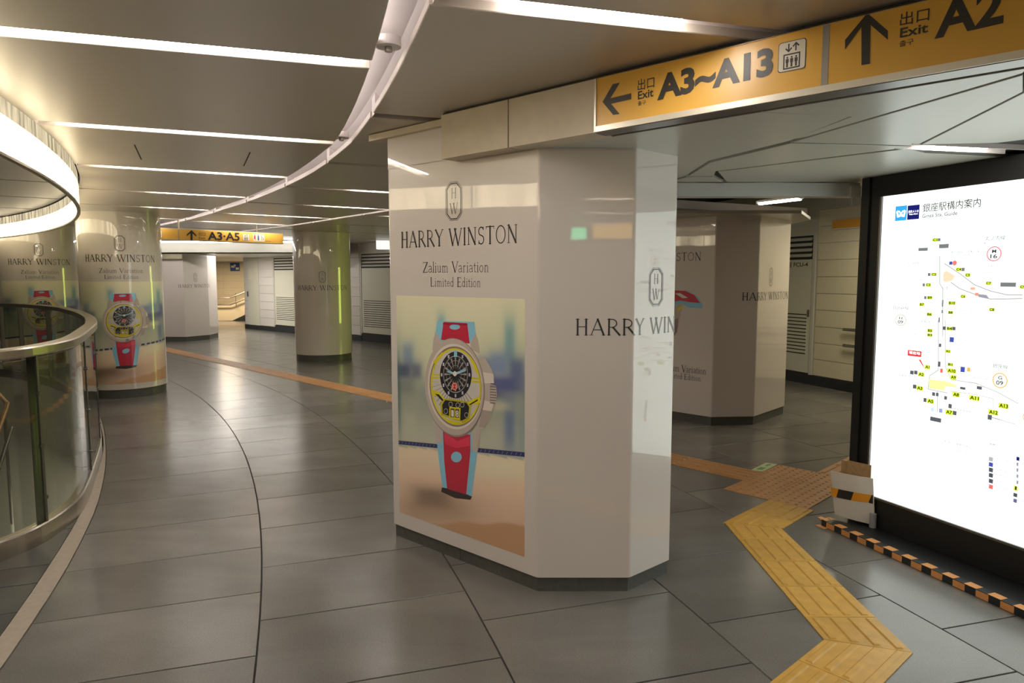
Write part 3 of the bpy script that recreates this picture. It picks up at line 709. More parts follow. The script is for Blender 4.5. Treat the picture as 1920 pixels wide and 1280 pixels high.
# recessed light in the soffit
lr = empty('linear_light', (*G(1785, 278, ZS), ZS)); tag(lr, 'short recessed light in the low ceiling above the station map', 'ceiling light', 'linear lights recessed in the metal ceiling')
pa, pb = G(1712, 275, ZS), G(1885, 283, ZS)
u = Vector((pb[0] - pa[0], pb[1] - pa[1], 0)); L = u.length; u.normalize(); n_ = Vector((-u.y, u.x, 0)); mid = Vector(((pa[0] + pb[0]) / 2, (pa[1] + pb[1]) / 2, 0))
b = MB()
b.box(mid + Vector((0, 0, ZS + .02)), u * (L / 2 + .05), n_ * .05, (0, 0, .004))
for s_ in (-1, 1): b.box(mid + n_ * .05 * s_ + Vector((0, 0, ZS + .01)), u * (L / 2 + .05), n_ * .004, (0, 0, .012))
b.build('housing', 'trough', lr)
MB().box(mid + Vector((0, 0, ZS + .010)), u * (L / 2 * .55), n_ * .03, (0, 0, .005)).build('led_strip', 'led', lr)
# the dropped rim at the far side of the soffit, with its end bracket
y0 = 4.28
rb_ = MB(); xl = -.2; xr = D(1613, 350, y0)[0]
rb_.box(((xl + xr) / 2, y0 + .05, (1.995 + 2.075) / 2), ((xr - xl) / 2, 0, 0), (0, .05, 0), (0, 0, .04))
rb_.build('soffit_rim', pm('rim_metal', (.56, .58, .56, 1), .3, spec=.7), sof)
MB().box((xr - .035, y0 - .012, 2.02), (.03, 0, 0), (0, .01, 0), (0, 0, .035)).box((xr - .05, y0 - .01, 1.965), (.004, 0, 0), (0, .004, 0), (0, 0, .03)).build('rim_bracket', 'frame_paint', sof)
# roof above the hall behind the soffit: panels with two lights
for th0, th1 in ((0, 1),):
    pass
light(0, G(1425, 379, ZC), G(1500, 370, ZC), 'oblique bright light strip above the second octagonal pillar', z=ZC - .045)
# beam over the main pillar (metal fascia) and the yellow exit sign in it
beam = empty('fascia_beam', (bL[0], bL[1], ZS)); tag(beam, 'beige metal fascia beam running from the big pillar to the exit sign', 'beam')
zt = 2.288
aJ = SF.uv(953, 278)[0]; aS = SF.uv(1117, 247)[0]
def fbox(fr, a0, a1, z0, z1, h0, h1):
    """box on frame fr: along a0..a1, heights z0..z1, out of the plane h0..h1"""
    b = MB(); vs = [fr.P(a, z, h) for a in (a0, a1) for h in (h0, h1) for z in (z0, z1)]
    b.add(vs, [(0, 1, 3, 2), (4, 6, 7, 5), (0, 4, 5, 1), (2, 3, 7, 6), (0, 2, 6, 4), (1, 5, 7, 3)]); return b
fbox(SF, beamL, aJ - .003, ZS - .001, zt, -.12, 0).build('beam_panel', 'beam', beam)
fbox(SF, aJ + .003, aS - .004, ZS - .001, zt, -.12, 0).build('beam_panel', 'beam', beam)
fbox(SF, beamL + .01, aS, ZS + .003, zt - .002, -.11, -.004).build('core', 'void', beam)
fbox(SF, beamL, 3.2, zt + .001, 2.298, -.12, -.012).build('shadow_gap', 'void', beam)
sign = empty('exit_sign', SF.P(.6, ZS, 0)); tag(sign, 'long yellow hanging exit sign with arrows reading A3~A13 and A2', 'sign', 'yellow exit signs')
AE = 2.2
zb, ztp = ZS + .012, 2.272
yb, yt = SF.uv(1300, 206.5)[1], SF.uv(1300, 107.5)[1]
fbox(SF, aS, AE, ZS - .006, 2.284, -.07, .008).build('housing', 'steel_dark', sign)
b = MB()
for z0, z1 in ((ZS - .004, yb), (yt, 2.282)): 
    q = fbox(SF, aS + .006, AE, z0, z1, .007, .018); b.add(q.v, q.f)
q = fbox(SF, aS + .004, aS + .012, ZS - .004, 2.282, .007, .018); b.add(q.v, q.f)
b.build('frame', 'sign_frame', sign)
fbox(SF, aS + .012, AE, yb, yt, .006, .012).build('face', 'yellow', sign)
Z6 = lambda x, y: SF.uv(1100 + x / 2.3415, y / 2.3415)
pr = Print()
def ztext(pr, f, body, L0, R0, top, mat, bold=0.0, layer=2):
    """text between baseline points L0..R0 (zoom px) and height given by top"""
    a = f(*L0); c = f(*R0); t = f(*top)
    pr.text(body, a[0], a[1], c[0], a[1] + (t[1] - a[1]), mat, bold, layer, slope=c[1] - a[1])
INK = M['sign_ink']
pr.poly([Z6(*p) for p in [(78, 450), (123, 372), (153, 366), (113, 434), (204, 412), (204, 438), (116, 458), (152, 502), (125, 507)]][::-1], INK)
ztext(pr, Z6, '出口', (232, 402), (305, 387), (232, 353), INK, .005)
ztext(pr, Z6, 'Exit', (233, 441), (301, 426), (233, 405), INK, .02)
ztext(pr, Z6, '출구', (233, 467), (268, 461), (233, 448), INK, .005)
ztext(pr, Z6, 'A3~A13', (318, 445), (825, 334), (318, 333), INK, .045)
e = [(850, 196), (972, 169), (972, 298), (848, 326)]; ez = [Z6(*p) for p in e]
x0, x1 = ez[0][0], ez[1][0]; y0_, y1_ = ez[3][1], ez[0][1]
def rrect(pr, x0, y0, x1, y1, r, mat, layer):
    pts = []
    for cx, cy, a in ((x1 - r, y1 - r, 0), (x0 + r, y1 - r, 90), (x0 + r, y0 + r, 180), (x1 - r, y0 + r, 270)):
        pts += [(cx + r * math.cos(math.radians(a + 30 * i)), cy + r * math.sin(math.radians(a + 30 * i))) for i in range(4)]
    pr.poly(pts, mat, layer)
def lift(pr, x0, y0, x1, y1, layer=2):
    w_, h_ = x1 - x0, y1 - y0
    rrect(pr, x0, y0, x1, y1, w_ * .1, M['sign_ink'], layer); rrect(pr, x0 + w_ * .025, y0 + w_ * .025, x1 - w_ * .025, y1 - w_ * .025, w_ * .09, M['sign_white'], layer + 1)
    K = M['sign_ink']; X = lambda a: x0 + a * w_; Y = lambda a: y0 + a * h_
    pr.line([(X(.22), Y(.1)), (X(.78), Y(.1)), (X(.78), Y(.56)), (X(.22), Y(.56)), (X(.22), Y(.1))], w_ * .05, K, layer + 2)
    for c in (.34, .5, .66):
        pr.disc(X(c), Y(.46), w_ * .035, w_ * .035, K, layer + 2, 10); pr.rect(X(c - .055), Y(.29), X(c + .055), Y(.42), K, layer + 2); pr.rect(X(c - .035), Y(.14), X(c + .035), Y(.3), K, layer + 2)
    for c, d in ((.38, -1), (.64, 1)):
        a, b_ = (.66, .9) if d > 0 else (.9, .66)
        pr.line([(X(c), Y(a)), (X(c), Y(b_))], w_ * .05, K, layer + 2)
        pr.line([(X(c - .1), Y(b_ - d * .1)), (X(c), Y(b_)), (X(c + .1), Y(b_ - d * .1))], w_ * .05, K, layer + 2)
lift(pr, x0, y0_, x1, y1_)
g0, g1 = Z6(1041, 200)[0], Z6(1071, 200)[0]
pr.rect(g0, yb, g1, yt, M['sign_grey'])
ar = [(1238, 62), (1328, 140), (1328, 180), (1252, 114), (1249, 284), (1212, 290), (1212, 123), (1140, 222), (1140, 180)]
pr.poly([Z6(*p) for p in ar][::-1], INK)
ztext(pr, Z6, '出口', (1380, 121), (1508, 95), (1380, 63), INK, .005)
ztext(pr, Z6, 'Exit', (1380, 172), (1503, 147), (1380, 130), INK, .02)
ztext(pr, Z6, '출구', (1378, 212), (1440, 198), (1378, 186), INK, .005)
ztext(pr, Z6, 'A2', (1532, 176), (1832, 107), (1532, 14), INK, .03)
pr.build('lettering', sign, lambda s_, z, h: SF.P(s_, z, .012 + h))
# ledge on top of the left face
LFa, LFb = (-.69, 3.90), (.12, 3.17)
LF = Frame(LFa, LFb)
q = fbox(LF, -.13, .62, 2.262, 2.296, -.03, .03); q.build('ledge', 'beam', beam)

# ------------------------------------------------------------------ poster artwork (authored on the big pillar's left face)
ART = Print()
A_ = LF.uv
INKP = M['ink']
def lf(px, py): return LF.uv(px, py)
emC = lf(851, 377.5)
c0, c1 = lf(836, 377), lf(866.6, 377); h0, h1 = lf(851, 413)[1], lf(851, 341)[1]
emblem(ART, emC[0], (h0 + h1) / 2, c1[0] - c0[0], h1 - h0, INKP)
a, b_ = lf(752, 463), lf(971, 455)
bl, tp = lf(753, 463)[1], lf(753, 438)[1]
TB = (a[1] + b_[1]) / 2
serif(ART, 'HARRY WINSTON', a[0], lf(860, 459.5)[1], b_[0], (lf(860, 428)[1] - lf(860, 459.5)[1]), INKP, bold=1.0)
a, b_ = lf(793, 512), lf(917, 510); serif(ART, 'Zalium Variation', a[0], lf(855, 510.5)[1], b_[0], lf(855, 490)[1] - lf(855, 510.5)[1], INKP, spacing=.03, bold=.95)
a, b_ = lf(807, 538), lf(902, 537); serif(ART, 'Limited Edition', a[0], lf(855, 537.5)[1], b_[0], lf(855, 520)[1] - lf(855, 537.5)[1], INKP, spacing=.03, bold=.95)

WATCH = Print()
def wpoly(pts, c, L): WATCH.poly([lf(*p) for p in pts], cm(*c) if isinstance(c, tuple) else c, L)
Z5 = lambda x, y: (780 + x / 3.3667, 580 + y / 3.3667)      # coordinates of a close view of the watch
def wz(pts, c, L): wpoly([Z5(*p) for p in pts], c, L)
def ell(cx, cy, rx, ry, n=40, tilt=0.0, a0=0, a1=360):
    o = []
    for i in range(n + (0 if a1 - a0 >= 360 else 1)):
        t = math.radians(a0 + (a1 - a0) * i / n); x, y = rx * math.cos(t), ry * math.sin(t)
        o.append((cx + x * math.cos(tilt) - y * math.sin(tilt), cy + x * math.sin(tilt) + y * math.cos(tilt)))
    return o
RED, BLU, STL, STD, STLI = (140, 30, 45), (120, 170, 185), (140, 128, 116), (100, 90, 82), (168, 156, 143)
YEL, YED, BLK, GRY = (178, 165, 25), (140, 128, 20), (30, 30, 32), (95, 90, 85)
# strap
wz([(125, 140), (135, 72), (370, 78), (378, 150), (340, 215), (160, 200)], BLU, 2)
wz([(160, 190), (175, 78), (325, 86), (340, 215)], RED, 3); wz([(172, 86), (325, 92), (327, 100), (171, 94)], (95, 20, 32), 4)
wz(ell(247, 110, 33, 17, 20), BLU, 4)
wz([(132, 830), (168, 770), (355, 780), (388, 880), (385, 930), (352, 1178), (315, 1168), (195, 1130), (168, 1120), (150, 990)], BLU, 2)
wz([(172, 765), (345, 790), (345, 900), (318, 1168), (198, 1132), (180, 960)], RED, 3)
wz([(180, 775), (262, 830), (340, 800), (340, 860), (260, 875), (185, 850)], (165, 42, 60), 4)
wz(ell(257, 930, 34, 34, 24), BLU, 5)
# shadow under the strap on the print
wz([(165, 1122), (200, 1128), (320, 1165), (355, 1180), (345, 1200), (250, 1190), (160, 1150)], (45, 35, 32), 3)
# lugs
wz([(125, 140), (160, 195), (160, 235), (105, 260), (112, 190)], STL, 5); wz([(345, 215), (378, 150), (395, 200), (405, 280), (350, 250)], STL, 5)
wz([(110, 700), (165, 760), (165, 845), (132, 838), (118, 780)], STL, 5); wz([(355, 790), (405, 740), (402, 860), (388, 905), (358, 885)], STL, 5)
# case and crown
wz([(400, 290), (440, 310), (480, 380), (495, 430), (470, 470), (505, 480), (515, 540), (500, 600), (480, 640), (465, 700), (430, 745), (395, 760)], STL, 4)
wz([(425, 395), (490, 405), (495, 465), (430, 465)], STLI, 5); wz([(470, 478), (505, 482), (512, 545), (500, 598), (470, 590)], STD, 6)
for k in range(6): wz([(472, 492 + 17 * k), (508, 495 + 17 * k), (509, 500 + 17 * k), (472, 497 + 17 * k)], STLI, 7)
wz([(425, 570), (492, 590), (480, 640), (415, 630)], STLI, 5); wz([(415, 635), (478, 645), (435, 745), (400, 740)], (125, 113, 102), 6)
wz(ell(248, 492, 188, 312, 56, -.07), STD, 6); wz(ell(245, 488, 185, 306, 56, -.07), STL, 7)
wz(ell(250, 486, 172, 270, 56, -.07), STLI, 8); wz(ell(254, 486, 164, 254, 56, -.07), STD, 9)
wz(ell(256, 486, 159, 243, 56, -.07), YEL, 10); wz(ell(257, 486, 149, 231, 56, -.07), (150, 142, 132), 11)
for k in range(17):          # rays of the dial
    t = math.radians(-20 - 8.5 * k - 20); 
    wz([(255, 440), (255 + 150 * math.cos(t) - 4, 440 - 225 * math.sin(t)), (255 + 150 * math.cos(t) + 4, 440 - 225 * math.sin(t))], (105, 98, 90), 12)
for y in (405, 425):
    wz([(105, y), (160, y + 3), (160, y + 12), (105, y + 10)], YEL, 13); wz([(352, y + 20), (412, y + 28), (414, y + 40), (352, y + 32)], YEL, 13)
wz([(112, 330), (170, 268), (178, 285), (128, 345)], YEL, 13); wz([(335, 285), (352, 300), (400, 400), (385, 400)], YEL, 13)
wz([(105, 505), (150, 520), (230, 615), (215, 640), (150, 555), (108, 535)], YEL, 13); wz([(410, 545), (412, 590), (360, 600), (300, 645), (292, 620), (350, 570)], YEL, 13)
wz([(125, 530), (150, 535), (205, 600), (200, 606)], BLK, 14); wz([(395, 565), (395, 575), (310, 625), (306, 618)], BLK, 14)
wz(ell(257, 412, 100, 148, 44), BLK, 15); wz(ell(256, 408, 78, 118, 40), (120, 112, 103), 16)
wz(ell(256, 408, 74, 112, 40), BLK, 17)
for k in range(16):
    t = 2 * math.pi * k / 16
    wz([(256 + 22 * math.cos(t), 408 + 34 * math.sin(t)), (256 + 70 * math.cos(t - .06), 408 + 106 * math.sin(t - .06)), (256 + 70 * math.cos(t + .06), 408 + 106 * math.sin(t + .06))], (125, 117, 108), 18)
for rr in (.5, .78):
    pts = ell(256, 408, 74 * rr, 112 * rr, 30); q = [lf(*Z5(*p)) for p in pts + pts[:1]]
    WATCH.line(q, .0025, cm(110, 103, 95), 19)
for k in range(12):
    t = 2 * math.pi * k / 12 - math.pi / 2; cx, cy = 257 + 88 * math.cos(t), 411 + 132 * math.sin(t)
    big = 2.0 if k == 0 else 1.0
    wz([(cx - 5 * big, cy - 10 * big), (cx + 5 * big, cy - 10 * big), (cx + 5 * big, cy + 10 * big), (cx - 5 * big, cy + 10 * big)], BLU if k == 0 else (140, 135, 150), 19)
wz([(210, 385), (250, 398), (325, 375), (322, 388), (262, 410), (258, 414), (245, 410), (208, 394)], (165, 190, 195), 21)
wz([(205, 384), (235, 390), (235, 402), (206, 396)], BLU, 22); wz([(285, 385), (325, 374), (322, 388), (286, 399)], BLU, 22)
wz(ell(254, 404, 12, 16, 14), (185, 178, 168), 23)
wz(ell(251, 484, 19, 24, 16), (190, 120, 105), 20); wz([(240, 470), (262, 470), (252, 484), (262, 498), (240, 498), (250, 484)], (150, 35, 35), 21)
wz([(185, 560), (330, 578), (352, 612), (345, 690), (300, 712), (165, 665), (160, 600)], YED, 15); wz([(190, 570), (325, 588), (342, 615), (335, 680), (295, 700), (175, 655), (172, 600)], BLK, 16)
for cx, cy in ((225, 597), (270, 602), (298, 600), (195, 640), (325, 665)): 
    pts = ell(cx, cy, 12, 15, 12); WATCH.line([lf(*Z5(*p)) for p in pts + pts[:1]], .003, cm(140, 132, 122), 17)
wz([(218, 612), (288, 620), (285, 695), (215, 685)], YEL, 18); wz([(225, 622), (250, 624), (250, 680), (224, 677)], (60, 57, 55), 19); wz([(255, 625), (280, 628), (279, 684), (255, 681)], (60, 57, 55), 19)
a, c, t = lf(*Z5(230, 672)), lf(*Z5(246, 674)), lf(*Z5(230, 632)); WATCH.text('1', a[0], a[1], c[0], t[1], cm(180, 172, 162), .02, 20)
a, c, t = lf(*Z5(258, 676)), lf(*Z5(277, 678)), lf(*Z5(258, 634)); WATCH.text('8', a[0], a[1], c[0], t[1], cm(180, 172, 162), .02, 20)
wz([(185, 690), (240, 700), (290, 715), (255, 722), (205, 708)], YEL, 14)

_a, _b = lf(748, 829), lf(984, 852); _k = (_b[1] - _a[1]) / (_b[0] - _a[0])
WATCH.line([(_a[0] - .12, _a[1] - .12 * _k), (_b[0] + .12, _b[1] + .12 * _k)], .022, cm(38, 40, 74), 1)
for _i in range(40):
    _s = _a[0] - .12 + (_b[0] - _a[0] + .24) * _i / 40; _z = _a[1] + (_s - _a[0]) * _k
    WATCH.line([(_s, _z - .006), (_s + .008, _z + .006)], .004, cm(95, 90, 100), 2)
def sm(a, b, x):
    x = max(0, min(1, (x - a) / (b - a))); return x * x * (3 - 2 * x)
def mixc(a, b, t): return tuple(a[i] + (b[i] - a[i]) * t for i in range(3))
def blob(x, y, cx, cy, rx, ry, k=2):
    d = (abs((x - cx) / rx) ** 4 + abs((y - cy) / ry) ** 4); return 1 / (1 + d * k)
def artcol(X, Y):
    """blurred waterfront photograph printed behind the watch; X 0..570, Y 0..1160"""
    Y = Y / 1160 * (965 + 200 * X / 570)
    c = mixc((172, 163, 132), (160, 156, 125), sm(0, 250, Y))
    if Y > 330: c = mixc(c, (122, 122, 104), sm(330, 440, Y))
    if Y > 480: c = mixc(c, (140, 136, 116), sm(480, 640, Y))
    for cx, cy, rx, ry, col, k in ((222, 130, 20, 60, (95, 125, 125), .8), (512, 190, 22, 110, (90, 120, 115), .85), (55, 260, 34, 60, (92, 105, 118), .8), (30, 330, 50, 38, (48, 52, 72), .85), (100, 330, 30, 40, (60, 64, 80), .7), (40, 395, 60, 40, (85, 88, 82), .6),
                                   (415, 300, 40, 45, (80, 92, 112), .8), (470, 290, 40, 60, (88, 100, 125), .8), (540, 310, 35, 60, (62, 70, 96), .8), (480, 380, 100, 40, (52, 54, 92), .8), (440, 425, 60, 22, (70, 68, 90), .7), (5, 420, 12, 200, (60, 78, 74), .7), (150, 440, 30, 60, (108, 110, 100), .5),
                                   (512, 560, 24, 130, (66, 80, 108), .7), (470, 480, 60, 22, (160, 150, 120), .6), (560, 600, 20, 120, (96, 110, 108), .5), (330, 200, 60, 90, (168, 160, 130), .3), (60, 560, 40, 60, (150, 146, 124), .5)):
        c = mixc(c, col, k * blob(X, Y, cx, cy, rx, ry))
    yl = 668 + X * 0.085
    if Y > yl:
        t = mixc((182, 154, 126), (166, 138, 112), sm(yl, 1050, Y)); t = mixc(t, (196, 168, 136), .5 * blob(X, Y, 480, 760, 140, 50))
        t = mixc(t, (82, 66, 54), .75 * blob(X, Y, 170, 905 - (170 - X) * .1, 110, 55)); t = mixc(t, (120, 95, 74), .5 * blob(X, Y, 190, 960, 200, 60))
        yb_ = 1010 + math.sin(X * .035) * 5 - (X - 400) * .01 + (60 if X < 150 else 0)
        if Y > yb_: t = mixc(t, (146, 110, 78), sm(yb_, yb_ + 14, Y) * sm(120, 260, X))
        c = t
    return c
def art_mesh(name, parent, fn, s0, s1, z0, z1, nx=64, ny=130, local=False, h=.0006):
    me_v = []; cols = []; R = rgb(156, 145, 133)
    for j in range(ny + 1):
        for i in range(nx + 1):
            me_v.append(fn(s0 + (s1 - s0) * i / nx, z1 + (z0 - z1) * j / ny, h))
            c = artcol(570 * i / nx, 1160 * j / ny); cc = rgb(*c)
            cols.append([min(.95, cc[k] / R[k] * (.74, .67, .62)[k]) for k in range(3)] + [1])
    fs = [(j * (nx + 1) + i, (j + 1) * (nx + 1) + i, (j + 1) * (nx + 1) + i + 1, j * (nx + 1) + i + 1) for j in range(ny) for i in range(nx)]
    o = mesh(name, me_v, fs, 'artcol', parent, local=local)
    at_ = o.data.color_attributes.new('Col', 'FLOAT_COLOR', 'POINT'); at_.data.foreach_set('color', [x for c in cols for x in c])
    return o
m = pm('poster_print', (1, 1, 1, 1), .32, coat=.8, coat_rough=.025); vc = m.node_tree.nodes.new('ShaderNodeVertexColor'); vc.layer_name = 'Col'
m.node_tree.links.new(vc.outputs[0], m.node_tree.nodes['Principled BSDF'].inputs['Base Color']); M['artcol'] = m
ps0, ps1 = lf(747, 800)[0], lf(984, 800)[0]; pz1 = lf(865, 557)[1]; pz0 = (lf(748, 962)[1] + lf(984, 1041)[1]) / 2
print('poster', ps0, ps1, pz0, pz1, 'LF', LF.L)

# ------------------------------------------------------------------ pillars
def pillar(name, poly, z0, z1, label, group, mat='wrap', base=.072, rec=.012):
    """octagonal wrapped pillar: body with rounded arrises, a stone skirting piece per face"""
    if parea(poly) < 0: poly = poly[::-1]
    o = empty(name, (sum(p[0] for p in poly) / len(poly), sum(p[1] for p in poly) / len(poly), 0)); tag(o, label, 'pillar', group)
    n = len(poly); r = .012; pts = []
    for i in range(n):
        a, b, c = Vector(poly[i - 1]), Vector(poly[i]), Vector(poly[(i + 1) % n]); e1 = (a - b).normalized(); e2 = (c - b).normalized()
        for t in (0, .25, .5, .75, 1):
            p = (1 - t) ** 2 * (b + e1 * r) + 2 * t * (1 - t) * b + t * t * (b + e2 * r); pts.append((p.x, p.y))
    MB().prism(pts, base, z1).build('body', mat, o)
    q = inset(poly, rec)
    for i in range(n):
        a, b = Vector(q[i]), Vector(q[(i + 1) % n]); d = (b - a); L = d.length; d.normalize(); nn = Vector((d.y, -d.x)); k = max(1, round(L / .62))
        for j in range(k):
            s0 = a + d * (L * j / k + (.0015 if j else 0)); s1 = a + d * (L * (j + 1) / k - (.0015 if j < k - 1 else 0))
            MB().prism([(s0.x, s0.y), (s1.x, s1.y), (s1.x - nn.x * .02, s1.y - nn.y * .02), (s0.x - nn.x * .02, s0.y - nn.y * .02)], 0, base + .001).build('skirting_piece', 'plinth', o)
    MB().prism(inset(poly, rec + .022), 0, base).build('core', 'dark', o)
    return o
def polymap(poly):
    """unrolled outline: s runs along the polyline"""
    cs = [0.0]
    for a, b in zip(poly, poly[1:]): cs.append(cs[-1] + math.dist(a, b))
    def fn(s_, z, h):
        i = 0
        while i < len(cs) - 2 and s_ > cs[i + 1]: i += 1
        a, b = poly[i], poly[i + 1]; L = cs[i + 1] - cs[i]; u_ = ((b[0] - a[0]) / L, (b[1] - a[1]) / L); k = s_ - cs[i]
        return (a[0] + u_[0] * k + u_[1] * h, a[1] + u_[1] * k - u_[0] * h, z)
    return fn, cs
PG = 'octagonal pillars wrapped in white advertising'
P = [(-.69, 3.90), (.12, 3.17), (.56, 3.17), (.80, 3.38), (.80, 3.80), (.30, 4.24), (-.20, 4.24), (-.69, 4.12)]
main = pillar('octagonal_pillar', P, 0, ZS + .02, 'big white octagonal pillar in the foreground with a watch poster on its left face', PG)
# the taller part of the left side, up to the high ceiling
upper = [(-.69, 3.90), (-.06, 3.332), (.0, 3.6), (-.2, 4.1), (-.69, 4.12)]
upper = [LF.P(0, 0)[:2], LF.P(.86, 0)[:2], LF.P(.86, 0, -.2)[:2], (-.2, 4.1), (-.69, 4.12)]
MB().prism(upper, ZS + .015, 2.30).build('upper_body', 'wrap', main)
fnL = lambda s_, z, h: LF.P(s_, z, h)
art_mesh('poster_background', main, fnL, ps0, ps1, pz0, pz1)
WATCH.build('watch_print', main, fnL, smin=ps0, smax=ps1); ART.build('lettering', main, fnL)
# wrap-around logo on the front and right faces
fnP, csP = polymap(P[1:6])
FR = Frame(P[1], P[2]); RF = Frame(P[2], P[3])
LOGO = Print(); sc_ = csP[1] + RF.uv(1230, 540)[0]; s_l = FR.uv(1078, 612)[0]
zb_, zt_ = FR.uv(1100, 628)[1], FR.uv(1100, 598)[1]
serif(LOGO, 'HARRY WINSTON', s_l, zb_, 2 * sc_ - s_l, zt_ - zb_, INKP, bold=1.0)
ew = RF.uv(1243, 540)[0] - RF.uv(1217, 540)[0]; ez0, ez1 = RF.uv(1230, 573)[1], RF.uv(1230, 502)[1]
emblem(LOGO, sc_, (ez0 + ez1) / 2, ew, ez1 - ez0, INKP)
LOGO.build('wrapped_logo', main, fnP, cuts=csP[1:-1])

P2 = [(1.10, 7.77), (2.02, 6.88), (2.47, 6.92), (3.01, 7.50), (3.01, 8.1), (2.5, 8.6), (1.7, 8.6), (1.1, 8.2)]
pil2 = pillar('octagonal_pillar', P2, 0, 2.105, 'white octagonal pillar behind the big one, seen beside the station map', PG, base=.09)
LF2 = Frame(P2[0], P2[1]); RF2 = Frame(P2[2], P2[3]); FR2 = Frame(P2[1], P2[2])
pr = Print()
e1 = LF2.uv(1315, 488); hh = LF2.uv(1290, 472)[1] - LF2.uv(1290, 488)[1]
serif(pr, 'HARRY WINSTON', e1[0] - .93, e1[1], e1[0], hh * .95, INKP)
e1 = LF2.uv(1324, 702); serif(pr, 'Zalium Variation', e1[0] - .52, e1[1], e1[0], .072, INKP, spacing=.03)
e1 = LF2.uv(1314, 713); serif(pr, 'Limited Edition', e1[0] - .42, e1[1] - .01, e1[0], .06, INKP, spacing=.03)
def q2(pts, c, L): pr.poly([LF2.uv(*p) for p in pts], cm(*c), L)
q2([(1262, 545), (1290, 545), (1308, 556), (1318, 572), (1316, 578), (1290, 576), (1278, 568), (1262, 572)], BLU, 2)
q2([(1262, 544), (1285, 545), (1302, 553), (1313, 568), (1292, 566), (1275, 563), (1262, 566)], RED, 3); q2([(1266, 550), (1275, 549), (1290, 558), (1280, 559)], (165, 160, 150), 4)
q2([(1262, 572), (1280, 570), (1276, 590), (1272, 612), (1262, 625)], STL, 2); q2([(1270, 578), (1282, 572), (1279, 577), (1271, 585)], YEL, 4)
q2([(1262, 600), (1272, 596), (1270, 622), (1262, 632)], (110, 92, 88), 3)
pr.build('poster_print', pil2, lambda s_, z, h: LF2.P(s_, z, h))
fn2, cs2 = polymap(P2[1:6]); pr = Print(); sc2 = cs2[1] + RF2.uv(1446, 520)[0]; s_l = FR2.uv(1391, 556)[0]; sc2 = s_l + .47
serif(pr, 'HARRY WINSTON', s_l, FR2.uv(1400, 563)[1], 2 * sc2 - s_l, .078, INKP)
emblem(pr, sc2, RF2.uv(1446, 519)[1], .085, .19, INKP)
pr.build('wrapped_logo', pil2, fn2, cuts=cs2[1:-1])
# small soffit round it
s2 = [(.6, 6.62), (2.75, 6.62), (3.15, 7.35), (3.25, 8.9), (.4, 8.9)]
b = MB().prism(s2, 2.105, 2.135); b.build('soffit_box', 'soffit', sof)

P3 = [(-8.75, 16.35), (-8.15, 16.12), (-7.66, 16.10), (-7.36, 16.72), (-7.42, 17.35), (-7.9, 17.8), (-8.5, 17.8), (-8.8, 17.2)]
pil3 = pillar('octagonal_pillar', P3, 0, 2.08, 'far white octagonal pillar under the yellow A3·A5 sign', PG, base=.11)
fr3 = Frame(P3[2], P3[3]); fn3, cs3 = polymap(P3[1:6]); cc = cs3[1] + fr3.uv(367, 540)[0]
pr = Print(); z_ = fr3.uv(367, 539)[1]; serif(pr, 'HARRY WINSTON', cc - .46, z_, cc + .46, .078, INKP); emblem(pr, cc, fr3.uv(367, 520)[1], .10, .20, INKP)
pr.build('wrapped_logo', pil3, fn3, cuts=cs3[1:-1])

def column(cx, cy, r, z1, label, base=.11, ang0=None):
    o = empty('round_column', (cx, cy, 0)); tag(o, label, 'pillar', 'round columns wrapped in white advertising'); k = 64
    def cyl(rr, z0, z1_, name, mat, cap=True):
        vs = [(rr * math.cos(6.283185 * j / k), rr * math.sin(6.283185 * j / k), z) for z in (z0, z1_) for j in range(k)]
        vs += vs[k:2 * k]
        ob = mesh(name, vs, [(j, (j + 1) % k, k + (j + 1) % k, k + j) for j in range(k)] + [tuple(range(2 * k, 3 * k))], mat, o, local=True, smooth=True)
        return ob
    for nm, rr, z0, zz, mt in (('body', r, base, z1, 'wrap_round'), ('skirting', r - .012, 0, base + .001, 'plinth')):
        ob = cyl(rr, z0, zz, nm, mt); ob.data.polygons[k].use_smooth = False
    a0 = math.atan2(-cy, -cx) if ang0 is None else ang0
    def fn(s_, z, h):
        t = a0 + s_ / r; return ((r + h) * math.cos(t), (r + h) * math.sin(t), z)
    return o, fn
def cuts(r, n=22, w=.75): return [-w + 2 * w * i / n for i in range(n + 1)]
mid_s = (ps0 + ps1) / 2
def poster_on(o, fn, dz, off=0.0):
    sh = -emC[0] + off
    art_mesh('poster_background', o, lambda s_, z, h: fn(s_, z, h), ps0 + sh - .12, ps1 + sh + .12, pz0 + dz, pz1 + dz + .02, 48, 60, local=True, h=.001)
    WATCH.build('watch_print', o, fn, cuts=cuts(.52), local=True, dx=sh, dy=dz, step=.0005, base=.0015)
    ART.build('lettering', o, fn, cuts=cuts(.52), local=True, dx=sh, dy=dz, step=.0005, base=.0015)
c2, f2 = column(-5.03, 8.90, .475, ZC + .01, 'nearer round white column with watch poster behind the balustrade end')
poster_on(c2, f2, .03, .0)
c1, f1 = column(-7.44, 10.9, .56, ZC + .01, 'farthest left round white column with watch poster, partly behind the glass balustrade')
poster_on(c1, f1, .03, .0)
c3, f3 = column(-3.50, 12.75, .51, ZC + .01, 'round white column with only a small logo, in the middle distance left of the big pillar')
pr = Print(); z_ = D(605, 544, 12.25)[2]; serif(pr, 'HARRY WINSTON', -.50, z_, .50, .085, INKP); emblem(pr, 0, D(605, 519, 12.25)[2], .12, .20, INKP)
pr.build('lettering', c3, f3, cuts=cuts(.5), local=True)

